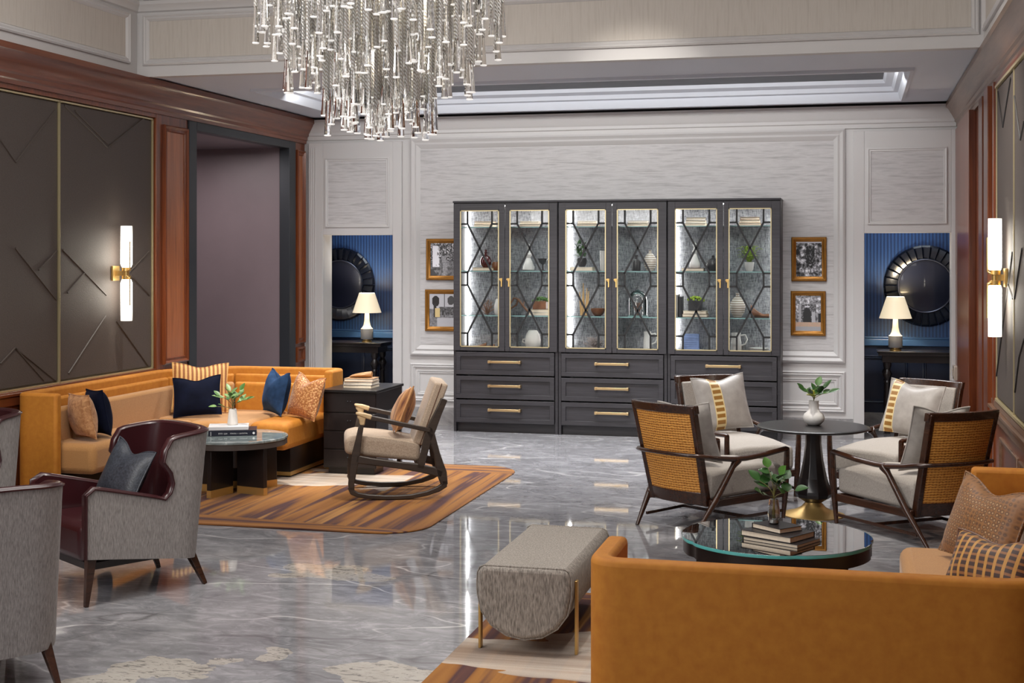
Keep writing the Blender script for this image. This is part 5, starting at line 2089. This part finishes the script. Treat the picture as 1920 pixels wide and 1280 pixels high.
mb.obj('pot', M['white_ceramic'], t)
rnd = random.Random(31)
mb = MB()
for k in range(34):
    a_ = rnd.uniform(0, 2 * PI)
    ln, hh = rnd.uniform(0.06, 0.13), rnd.uniform(0.05, 0.17)
    pts = [Vector((math.cos(a_) * ln * f, math.sin(a_) * ln * f * 0.8, 0.085 + hh * math.sin(f * 1.9))) for f in (0.1, 0.4, 0.7, 1.0)]
    for p, q in zip(pts, pts[1:]):
        leaf_mesh(mb, p, q + (q - p) * 0.25, 0.018, (0, 0, 1), 0)
        d = (q - p).cross(Vector((0, 0, 1))).normalized() * 0.026
        leaf_mesh(mb, p, p + d, 0.010, (0, 0, 1), 0)
        leaf_mesh(mb, p, p - d, 0.010, (0, 0, 1), 0)
mb.obj('fronds', M['lime'], t, angle=60)
for k, (px, c, nm) in enumerate(((1270, 'book_grey', 'grey upright book nearest the left side of the right cabinet'), (1277, 'book_black', 'black upright book beside the grey one in the right cabinet'))):
    x, y, z = cpos(px, 1, 0.0)
    upright_book(nm, 0.034, 0.16, 0.22 - 0.02 * k, (x, y, z), c)
flat_book(1304, 1, 0.25, 'book_brown', 'brown book at the bottom under the square pot in the right cabinet', 0.03)
flat_book(1304, 1, 0.23, 'book_cream', 'cream book right under the square pot in the right cabinet', 0.03, 0, 0.0306)
moss_pot('lime green moss in a square dark pot on books in the right cabinet', 1304, 1, 0.0612, 0.13, 0.10, 'book_black', 8, 'lime')
x, y, z = cpos(1383, 1)
lathe_thing('vase', 'white ribbed vase with brown bands on the middle shelf of the right cabinet', 'vase', [(r * 1.2, zz * 1.13) for r, zz in RIB], M['ribbed'], (x, y, z), group='ribbed vases in the cabinets')
x, y, z = cpos(1425, 1)
mb = MB()
rings = []
for f in [q / 10 for q in range(11)]:
    w_ = 0.012 + 0.024 * math.sin(PI * (0.12 + 0.76 * f))
    hh = 0.13 - 0.105 * min(1, (f * 1.5)) ** 0.7 + 0.012 * f
    rings.append([(-0.09 + 0.18 * f, w_ * math.cos(2 * PI * j / 8), hh / 2 + hh / 2 * math.sin(2 * PI * j / 8)) for j in range(8)])
mb.loft(rings, True, True)
o = mb.obj('carved_shoe', M['brown_wood'], None, angle=60)
o.location = (x, y, z)
tag(o, 'reddish brown carved shoe beside the ribbed vase in the right cabinet', 'ornament')
x, y, z = cpos(1303, 0)
lathe_thing('plate', 'flat pale plate under the blue folded cloth in the right cabinet', 'plate', [(0.08, 0), (0.105, 0.010), (0.10, 0.012), (0.07, 0.005), (0.001, 0.005)], M['white_ceramic'], (x, y, z))
mb = MB()
mb.box(-0.075, 0.075, -0.03, 0.03, 0, 0.155)
for k in range(7):
    mb.box(-0.077, 0.077, -0.032, 0.032, 0.012 + k * 0.021, 0.018 + k * 0.021)
o = mb.obj('folded_cloth', M['blue_tin'], None, 0.004)
o.location = (at_y(1297, 13.60), 13.60, SH[0] + 0.014)
tag(o, 'pale blue ridged block of folded cloth at the bottom of the right cabinet', 'cloth')
pitcher('white pitcher with large loop handle at the bottom of the right cabinet', 1380, 0, 0.185, 0.055, 1)
x, y, z = cpos(1424, 0, 0.02)
for k in range(3):
    lathe_thing('plate', ('bottom', 'middle', 'top')[k] + ' plate of the small white stack beside the loop-handled pitcher', 'plate', [(0.07, 0), (0.10, 0.010), (0.095, 0.012), (0.06, 0.005), (0.001, 0.005)], M['white_ceramic'], (x, y, z + 0.0125 * k), group='stacked white plates')


# ================================================================== PICTURES
def photo_print(name, fn, x0, x1, z0, z1, parent, nx=36, nz=48):
    mb = MB()
    mb.add([(x0 + (x1 - x0) * i / nx, 0, z0 + (z1 - z0) * j / nz) for j in range(nz + 1) for i in range(nx + 1)],
           [(j * (nx + 1) + i, j * (nx + 1) + i + 1, (j + 1) * (nx + 1) + i + 1, (j + 1) * (nx + 1) + i) for j in range(nz) for i in range(nx)])
    me = mb.mesh(name, PRINT)
    ca = me.color_attributes.new('print', 'FLOAT_COLOR', 'CORNER')
    k = 0
    for p in me.polygons:
        c = p.center
        u, v = (c.x - x0) / (x1 - x0), (c.z - z0) / (z1 - z0)
        g = fn(u, v)
        g = g if isinstance(g, tuple) else (g, g, g * 1.03)
        col = [lin(max(0, min(255, q * 255))) for q in g]
        for _ in p.loop_indices:
            ca.data[k].color = (*col, 1)
            k += 1
    o = bpy.data.objects.new(name, me)
    COL.objects.link(o)
    o.parent = parent
    return o


m = NT('black_and_white_print')
at = m.n('ShaderNodeVertexColor')
at.layer_name = 'print'
m.base(at.outputs['Color'])
m.set(Roughness=0.3)
PRINT = m.m
from mathutils import noise as mnoise


def nz_(u, v, s, o=0.0):
    return 0.5 + 0.5 * mnoise.fractal(Vector((u * s, v * s * 1.3, o)), 0.6, 2.0, 4)


def art_tree(u, v):
    g = 0.45 + 0.5 * (nz_(u, v, 9, 1) - 0.5)
    if v > 0.45:
        g = 0.35 + 1.5 * (nz_(u, v, 16, 2) - 0.45)
    if 0.08 < u < 0.36 and 0.28 < v < 0.92 and nz_(u, v, 4, 5) > 0.3:
        g = 0.97
    if abs(u - 0.55 - 0.05 * math.sin(v * 6)) < 0.09 and v < 0.6:
        g = 0.62 + 0.3 * (nz_(u, v, 20, 3) - 0.5)
    if v < 0.2 and u < 0.3 - v:
        g = 0.3
    return g


def art_path(u, v):
    g = 0.75 if v > 0.55 else 0.5 + 0.3 * (nz_(u, v, 10, 4) - 0.5)
    if (u - 0.25) ** 2 + ((v - 0.78) * 0.9) ** 2 < 0.022:
        g = 0.16
    if abs(u - 0.22) < 0.05 and 0.3 < v < 0.7:
        g = 0.2
    if abs(u - 0.6) < 0.012 and v > 0.3:
        g = 0.25
    if 0.35 < v < 0.6 and u > 0.4:
        g = 0.35 + 0.5 * (nz_(u, v, 14, 7) - 0.5)
    if 0.3 < v < 0.56 and 0.22 < u < 0.42:
        return (0.85, 0.76, 0.55)
    if v < 0.28 and u > 0.3:
        g = 0.72
    if (u - 0.86) ** 2 + (v - 0.8) ** 2 < 0.02:
        g = 0.3
    return g


def art_snow(u, v):
    g = 0.42 + 1.5 * (nz_(u, v, 6, 8) - 0.48)
    if abs(u - 0.55) < 0.17 and 0.36 < v < 0.88:
        g = 0.12 + 1.2 * max(0, nz_(u, v, 12, 9) - 0.5)
    if v > 0.95:
        g = 0.75
    return g


def art_gate(u, v):
    g = 0.62 + 0.9 * (nz_(u, v, 9, 11) - 0.5)
    if 0.25 < v < 0.74 and 0.14 < u < 0.80:
        g = 0.40 + 0.8 * (nz_(u, v, 18, 12) - 0.5)
        if abs(u - 0.18) < 0.05 or abs(u - 0.72) < 0.07 and v < 0.55:
            g = 0.72
        if abs(u - 0.46) < 0.15 and (v < 0.5 or (u - 0.46) ** 2 + (v - 0.5) ** 2 < 0.022):
            g = 0.2
        if 0.66 < v < 0.71 and abs(u - 0.46) < 0.1:
            g = 0.85
    if v < 0.25:
        return (0.72 + 0.1 * nz_(u, v, 10, 3), 0.66, 0.58) if v > 0.12 else 0.66
    if u > 0.88 and v < 0.5:
        g = 0.2
    return g


PY = 13.842
for (x0, x1, z0, z1, fn, lab) in ((at_y(800, PY), -4.055, 1.545, 1.985, art_tree, 'gilt-framed photograph of a tree trunk, upper left of the cabinets'),
                                  (at_y(798, PY), -4.06, 1.003, 1.445, art_path, 'gilt-framed photograph of a path and figure, lower left of the cabinets'),
                                  (-0.600, -0.258, 1.55, 1.99, art_snow, 'gilt-framed photograph of snowy foliage, upper right of the cabinets'),
                                  (-0.606, -0.266, 1.008, 1.453, art_gate, 'gilt-framed photograph of an arched gateway, lower right of the cabinets')):
    t = thing('framed_picture', lab, 'picture', ((x0 + x1) / 2, PY, (z0 + z1) / 2), 0, 'framed photographs beside the cabinets')
    w2, h2 = (x1 - x0) / 2, (z1 - z0) / 2
    mb = MB()
    ring_frame(mb, (0, 0, 0), (1, 0, 0), (0, 0, 1), (0, -1, 0), -w2, w2, -h2, h2,
               [(0, 0), (0, 0.022), (0.008, 0.03), (0.02, 0.03), (0.03, 0.02), (0.042, 0.016), (0.048, 0.008)])
    mb.obj('frame', M['gilt'], t)
    p = photo_print('print', fn, -w2 + 0.046, w2 - 0.046, -h2 + 0.046, h2 - 0.046, t)
    p.location = (0, -0.009, 0)

# ================================================================== BLUE CORRIDOR FURNITURE
for px, py, lab in ((636, 533, 'round mirror with dark fanned frame in the left blue opening'), (1736, 536, 'round mirror with dark fanned frame in the right blue opening')):
    x, z = at_y(px, 14.74, py)
    t = thing('round_mirror', lab, 'mirror', (x, YBL - 0.002, z), 0, 'round mirrors')
    mb = MB()
    n = 30
    for k in range(n):
        a0_, a1_ = 2 * PI * k / n, 2 * PI * (k + 0.94) / n
        vs = []
        for (r, ya, yb_) in ((0.285, -0.03, -0.012), (0.35, -0.05, -0.02), (0.405, -0.045, -0.015), (0.425, -0.02, -0.005)):
            vs += [(r * math.cos(a0_), ya, r * math.sin(a0_)), (r * math.cos(a1_), yb_, r * math.sin(a1_))]
        vb = [(p[0], 0.0, p[2]) for p in vs]
        fs = [(0, 1, 3, 2), (2, 3, 5, 4), (4, 5, 7, 6), (0, 2, 10, 8), (2, 4, 12, 10), (4, 6, 14, 12), (1, 9, 11, 3), (3, 11, 13, 5), (5, 13, 15, 7), (6, 7, 15, 14), (0, 8, 9, 1)]
        mb.add(vs + vb, fs)
    mb.obj('frame', M['navy_lacquer'], t, angle=25)
    T = Matrix.Rotation(R(90), 4, 'X')
    mb = MB()
    mb.tube([(0.275 * math.cos(2 * PI * k / 48), -0.03, 0.275 * math.sin(2 * PI * k / 48)) for k in range(48)], 0.008, 8, closed=True, up=(0, 1, 0))
    mb.obj('rim', M['rim_silver'], t)
    mb = MB()
    mb.lathe([(0.272, 0.0), (0.272, 0.018), (0.26, 0.022), (0.001, 0.0225)], 48, T)
    mb.obj('mirror_glass', M['mirror'], t)


def console(label, x0, x1):
    t = thing('console_table', label, 'console table', ((x0 + x1) / 2, 14.45, 0), 0, 'black console tables')
    w2 = (x1 - x0) / 2
    mb = MB()
    mb.box(-w2, w2, -0.19, 0.19, 0.79, 0.82)
    mb.box(-w2 - 0.012, w2 + 0.012, -0.20, 0.20, 0.82, 0.835)
    mb.obj('tabletop', M['ebony'], t, 0.004)
    mb = MB()
    mb.box(-w2 + 0.04, w2 - 0.04, -0.16, 0.16, 0.72, 0.79)
    mb.obj('apron', M['ebony'], t, 0.003)
    for sx in (-1, 1):
        for sy in (-1, 1):
            mb = MB()
            T = Matrix.Translation((sx * (w2 - 0.09), sy * 0.13, 0))
            mb.lathe([(0.03, 0.0), (0.036, 0.02), (0.036, 0.05), (0.02, 0.07), (0.03, 0.12), (0.032, 0.3), (0.024, 0.5), (0.036, 0.52), (0.024, 0.54), (0.036, 0.57), (0.05, 0.60), (0.036, 0.63), (0.026, 0.65), (0.04, 0.68), (0.04, 0.72)], 14, T)
            mb.obj('leg', M['ebony'], t, angle=50)
    mb = MB()
    mb.box(-w2 + 0.06, w2 - 0.06, -0.15, 0.15, 0.08, 0.11)
    mb.obj('lower_shelf', M['ebony'], t, 0.003)
    return t


console('black console table with turned legs in the left blue opening', -6.45, -5.09)
console('black console table with turned legs in the right blue opening', 0.245, 1.48)


def table_lamp(label, px):
    x = at_y(px, 14.42)
    t = thing('table_lamp', label, 'lamp', (x, 14.42, 0.8352), 0, 'white table lamps')
    mb = MB()
    mb.lathe([(0.058, 0), (0.058, 0.012), (0.045, 0.02), (0.045, 0.032)], 24)
    mb.obj('foot', M['brass'], t)
    mb = MB()
    mb.lathe([(0.068, 0.032), (0.070, 0.036), (0.070, 0.135), (0.066, 0.145)], 28)
    mb.obj('base', M['grey_ceramic'], t)
    mb = MB()
    mb.lathe([(0.068, 0.145), (0.070, 0.150), (0.052, 0.165), (0.040, 0.19), (0.030, 0.24), (0.026, 0.31), (0.022, 0.335)], 28)
    mb.obj('neck', M['white_ceramic'], t)
    mb = MB()
    r0, r1, z0, z1 = 0.162, 0.088, 0.33, 0.55
    mb.lathe([(r0, z0), (r1, z1), (r1 - 0.003, z1), (r0 - 0.003, z0), (r0, z0)], 36, cap=False)
    mb.obj('lamp_shade', M['shade'], t)
    mb = MB()
    mb.sphere(Vector((0, 0, 0.43)), 0.028, 12, 8)
    mb.obj('bulb', M['bulb'], t)
    mb = MB()
    mb.tube([(0, 0, 0.33), (0, 0, 0.40)], 0.008, 8)
    mb.obj('stem', M['brass'], t)
    ld = bpy.data.lights.new('lamp_light', 'POINT')
    ld.energy, ld.color, ld.shadow_soft_size = 22.0, (1, 0.86, 0.66), 0.04
    lo = bpy.data.objects.new('lamp_light', ld)
    COL.objects.link(lo)
    lo.location = (x, 14.42, 0.8352 + 0.49)
    return t


table_lamp('white table lamp with lit cream shade in the left blue opening', 688)
table_lamp('white table lamp with lit cream shade in the right blue opening', 1679)


# ================================================================== WALL SCONCES
def sconce(label, wall_x, Y, out, dirx, r=0.046):
    """two frosted tubes above and below a brass bracket; dirx = +1 sticks out towards +x"""
    t = thing('wall_sconce', label, 'wall lamp', (wall_x, Y, 1.66), 0, 'wall sconces')
    mb = MB()
    mb.box(min(0, dirx * 0.02), max(0, dirx * 0.02), -0.05, 0.05, -0.06, 0.06)
    mb.obj('backplate', M['brass'], t, 0.003)
    mb = MB()
    mb.beam((dirx * 0.02, 0, 0.0), (dirx * out, 0, 0.0), 0.035, 0.04)
    T = Matrix.Translation((dirx * out, 0, 0))
    mb.lathe([(0.034, -0.055), (0.036, -0.02), (0.022, -0.018), (0.022, 0.018), (0.036, 0.02), (0.034, 0.055)], 20, T)
    for s in (-1, 1):
        mb.tube([(dirx * (out + 0.02), -0.03, s * 0.02), (dirx * (out + 0.05), -0.035, s * 0.04), (dirx * (out + 0.052), -0.035, s * 0.26)], 0.0055, 8)
    mb.obj('bracket', M['brass'], t)
    for s in (-1, 1):
        mb = MB()
        prof = [(0.02, 0.045), (0.036, 0.05), (r, 0.075), (r, 0.385), (r - 0.004, 0.385), (r - 0.004, 0.08), (0.001, 0.06)]
        mb.lathe([(a_, s * z) for a_, z in prof], 28, T, cap=False)
        mb.obj('glass_tube', M['sconce_glass'], t)
    return t


sconce('brass wall sconce with two lit frosted tubes on the left taupe panel', XP + 0.001, 9.93, 0.11, 1)
sconce('brass wall sconce with two lit frosted tubes on the right wall', XPR - 0.001, 9.34, 0.075, -1, 0.043)

# ================================================================== CHANDELIER
CHX, CHY = -2.335, 6.53
ch = thing('chandelier', 'large tiered chandelier of hanging crystal rods under the tray ceiling', 'chandelier', (CHX, CHY, 0))
mb = MB()
for r, z in ((0.60, 3.46), (0.42, 3.44), (0.25, 3.42)):
    mb.lathe([(r - 0.14, z), (r + 0.03, z), (r + 0.03, z + 0.03), (r - 0.14, z + 0.03), (r - 0.14, z)], 48, cap=False)
mb.lathe([(0.12, 3.42), (0.12, 4.1), (0.02, 4.12), (0.02, 4.5)], 24)
mb.obj('frame', M['brass_pale'], ch)
rnd = random.Random(77)


def rod_shape(mb, x, y, z_top, z_bot, drop, r0, r1, tw):
    """a twisted strand that ends in a flared crystal with a bright cut end"""
    a_ = rnd.uniform(0, PI)
    zd = z_bot + drop
    T = Matrix.Translation((x, y, 0))
    mb.lathe([(r0 * tw, z_top), (r0 * tw, zd)], 6, T, 1, a0=a_)
    mb.lathe([(r0 * 0.9, zd + 0.004), (r0 * 0.8, zd - 0.01), (r1 * 0.75, z_bot + drop * 0.4), (r1, z_bot + 0.006)], 8, T, 0, a0=a_)
    mb.lathe([(r1, z_bot + 0.006), (r1 * 1.02, z_bot + 0.003), (r1 * 0.9, z_bot)], 8, T, 2, a0=a_)


rods = []
for (ra, rb, zlo, zhi, n) in ((0.50, 0.625, 2.80, 2.98, 66), (0.33, 0.47, 2.60, 2.80, 76), (0.02, 0.285, 2.39, 2.62, 96)):
    for k in range(n):
        a_ = 2 * PI * (k + rnd.uniform(-0.4, 0.4)) / n
        rr = math.sqrt(rnd.uniform(ra * ra, rb * rb)) if ra < 0.1 else rnd.uniform(ra, rb) if k % 3 else rb
        rods.append((rr * math.cos(a_) * 1.0, rr * math.sin(a_), rnd.uniform(zlo, zhi)))
# near ones first: these are parts of their own, the rest is one mass
rods.sort(key=lambda p: p[1] * 1.0 + (p[2] - 2.6) * 0.3)
MATS = [M['crystal'], M['twist'], M['tip']]
rest = MB()
for k, (x, y, z) in enumerate(rods):
    drop = rnd.uniform(0.13, 0.19)
    zt_ = 3.45
    if k < 96:
        mb = MB()
        rod_shape(mb, x, y, zt_, z, drop, 0.0095, 0.0175, 1.0)
        mb.obj('crystal_rod', MATS, ch, angle=30)
    else:
        rod_shape(rest, x, y, zt_, z, drop, 0.0095, 0.0175, 1.0)
# shorter rods higher up fill the upper body
for k in range(150):
    a_, rr = rnd.uniform(0, 2 * PI), 0.60 * math.sqrt(rnd.random())
    zmin = 2.62 if rr < 0.27 else 2.78 if rr < 0.45 else 2.92
    rod_shape(rest, rr * math.cos(a_), rr * math.sin(a_), 3.45, rnd.uniform(zmin, 3.12), 0.15, 0.009, 0.016, 1.0)
o = rest.obj('crystal_rods', MATS, ch, angle=30)
o['kind'] = 'stuff'
o['label'] = 'mass of crystal rods farther back in the chandelier'
for (x, y, z) in ((0.2, 0, 3.2), (-0.2, 0, 3.2), (0, 0.2, 3.2), (0, -0.2, 3.2), (0, 0, 2.85)):
    ld = bpy.data.lights.new('chandelier_light', 'POINT')
    ld.energy, ld.color, ld.shadow_soft_size = 9, (1, 0.93, 0.82), 0.06
    lo = bpy.data.objects.new('chandelier_light', ld)
    COL.objects.link(lo)
    lo.location = (CHX + x, CHY + y, z)


# ================================================================== SETTLE THE PILLOWS
# each pillow is nudged by a few centimetres until it only touches what it leans on
from mathutils.bvhtree import BVHTree


def tree_of(objs, dg):
    vs, ps = [], []
    for o in objs:
        ev = o.evaluated_get(dg)
        me = ev.to_mesh()
        b = len(vs)
        vs.extend(ev.matrix_world @ v.co for v in me.vertices)
        ps.extend(tuple(b + i for i in q.vertices) for q in me.polygons)
        ev.to_mesh_clear()
    return BVHTree.FromPolygons(vs, ps)


bpy.context.view_layer.update()
dg = bpy.context.evaluated_depsgraph_get()
SEATS = [o for o in bpy.data.objects if o.parent is None and o.get('category') in ('sofa', 'armchair', 'rocking chair', 'side table')]
PILL = [o for o in bpy.data.objects if o.get('category') == 'pillow']
done = []
for pl_ in PILL:
    near = [t for t in SEATS if (t.location - pl_.location).length < 3.2]
    trees = [tree_of([c for c in t.children_recursive if c.type == 'MESH'], dg) for t in near] + done
    meshes = [pl_] + list(pl_.children)
    vs, ps = [], []
    for o in meshes:
        b = len(vs)
        vs.extend(o.matrix_world @ v.co for v in o.data.vertices)
        ps.extend(tuple(b + i for i in q.vertices) for q in o.data.polygons)
    fw = Vector((math.sin(pl_.rotation_euler.z), -math.cos(pl_.rotation_euler.z), 0))
    best = Vector((0, 0, 0))
    sd = Vector((-fw.y, fw.x, 0))
    tries = [(abs(f) * 0.012 + u * 0.012 + abs(w_) * 0.012, f, u, w_) for f in range(-2, 12) for u in range(0, 5) for w_ in range(-8, 9, 2)]
    tries.sort()
    for _, f, u, w_ in tries:
        sh = fw * (0.012 * f) + Vector((0, 0, 0.012 * u)) + sd * (0.012 * w_)
        bt_ = BVHTree.FromPolygons([v + sh for v in vs], ps)
        if not any(bt_.overlap(t) for t in trees):
            best = sh
            break
    else:
        f = u = w_ = -99
        bt_ = BVHTree.FromPolygons(vs, ps)
    pl_.location = pl_.location + best
    done.append(bt_)

# ================================================================== LIGHTS
def area(name, loc, size, energy, color=(1, 0.95, 0.88), target=None, size_y=None, spread=180):
    ld = bpy.data.lights.new(name, 'AREA')
    ld.energy, ld.color, ld.size = energy, color, size
    if size_y:
        ld.shape, ld.size_y = 'RECTANGLE', size_y
    ld.spread = R(spread)
    o = bpy.data.objects.new(name, ld)
    COL.objects.link(o)
    o.location = loc
    if target is not None:
        o.rotation_euler = (Vector(target) - Vector(loc)).to_track_quat('-Z', 'Y').to_euler()
    return o


def spot(name, loc, target, energy, angle=50, blend=0.7, color=(1, 0.94, 0.86), soft=0.05):
    ld = bpy.data.lights.new(name, 'SPOT')
    ld.energy, ld.color, ld.spot_size, ld.spot_blend, ld.shadow_soft_size = energy, color, R(angle), blend, soft
    o = bpy.data.objects.new(name, ld)
    COL.objects.link(o)
    o.location = loc
    o.rotation_euler = (Vector(target) - Vector(loc)).to_track_quat('-Z', 'Y').to_euler()
    return o


area('tray_fill', (-2.4, 6.3, 4.45), 4.5, 165, (1, 0.975, 0.945), size_y=3.0)  # added area light under the tray ceiling, lifts the whole room
area('camera_side_fill', (-4.6, 1.4, 3.4), 3.0, 150, (1, 0.97, 0.94), (-2.3, 9, 0.8), 2.0)  # added fill on the camera side, out of view
area('back_wall_fill', (-2.4, 12.0, 3.43), 5.6, 78, (1, 0.985, 0.97), (-2.4, 13.85, 1.3), 0.25)  # added strip of light to brighten the back wall, no fixture there
area('coffer_fill', (-2.4, 12.0, 3.45), 5.0, 195, (0.97, 0.98, 1.0), size_y=1.0, target=(-2.4, 11.6, 0), spread=105)  # unseen area light put in for the far floor and cabinets
spot('downlight', (-3.6, 7.6, 4.4), (-3.0, 13.85, 0.4), 260, 32, 0.9)
spot('downlight', (-1.6, 7.6, 4.4), (-1.6, 13.85, 0.4), 260, 32, 0.9)
spot('downlight', (-4.6, 9.2, 4.3), (-5.1, 10.3, 0.5), 330, 50, 0.8)
spot('downlight', (-3.9, 8.6, 4.3), (-4.2, 10.6, 0.5), 380, 42, 0.8)
spot('downlight', (-2.6, 9.2, 4.3), (-3.5, 9.7, 0.3), 260, 34, 0.8)
spot('downlight', (-0.6, 8.6, 4.3), (-0.3, 9.7, 0.4), 310, 48, 0.8)
spot('downlight', (-0.4, 8.4, 4.3), (1.0, 9.5, 1.6), 330, 52, 0.9)  # extra spot added to brighten the right wall
spot('downlight', (-4.6, 6.6, 4.4), (-5.5, 8.5, 0.5), 200, 30, 0.9)  # extra spot added to brighten the left sofa's near end panel
spot('downlight', (-3.2, 6.0, 4.3), (-3.8, 6.7, 0.4), 160, 40, 0.8)
spot('downlight', (-1.3, 5.6, 4.3), (-1.3, 6.4, 0.4), 140, 40, 0.8)
spot('downlight', (-0.2, 6.4, 4.3), (-0.1, 6.3, 0.4), 120, 40, 0.8)
area('corridor_light', (-5.3, 14.45, 2.45), 0.5, 4, (0.8, 0.9, 1.0))
area('corridor_light', (0.5, 14.45, 2.45), 0.5, 4, (0.8, 0.9, 1.0))
area('passage_light', (-6.6, 12.2, 2.9), 0.6, 22, (1, 0.92, 0.92))

w = bpy.data.worlds.new('world')
sc.world = w
w.use_nodes = True
bg = w.node_tree.nodes['Background']
bg.inputs['Color'].default_value = (0.80, 0.82, 0.88, 1)
bg.inputs['Strength'].default_value = 0.32

# ================================================================== VIEW
sc.view_settings.view_transform = 'Standard'
sc.view_settings.look = 'None'
sc.view_settings.gamma = 1.0
sc.view_settings.use_curve_mapping = False
sc.view_settings.exposure = 0.18
try:
    sc.cycles.max_bounces = 10
    sc.cycles.diffuse_bounces = 4
    sc.cycles.glossy_bounces = 4
    sc.cycles.transmission_bounces = 8
    sc.cycles.transparent_max_bounces = 16
    sc.cycles.caustics_reflective = False
    sc.cycles.caustics_refractive = False
    sc.cycles.sample_clamp_indirect = 6.0
except Exception:
    pass
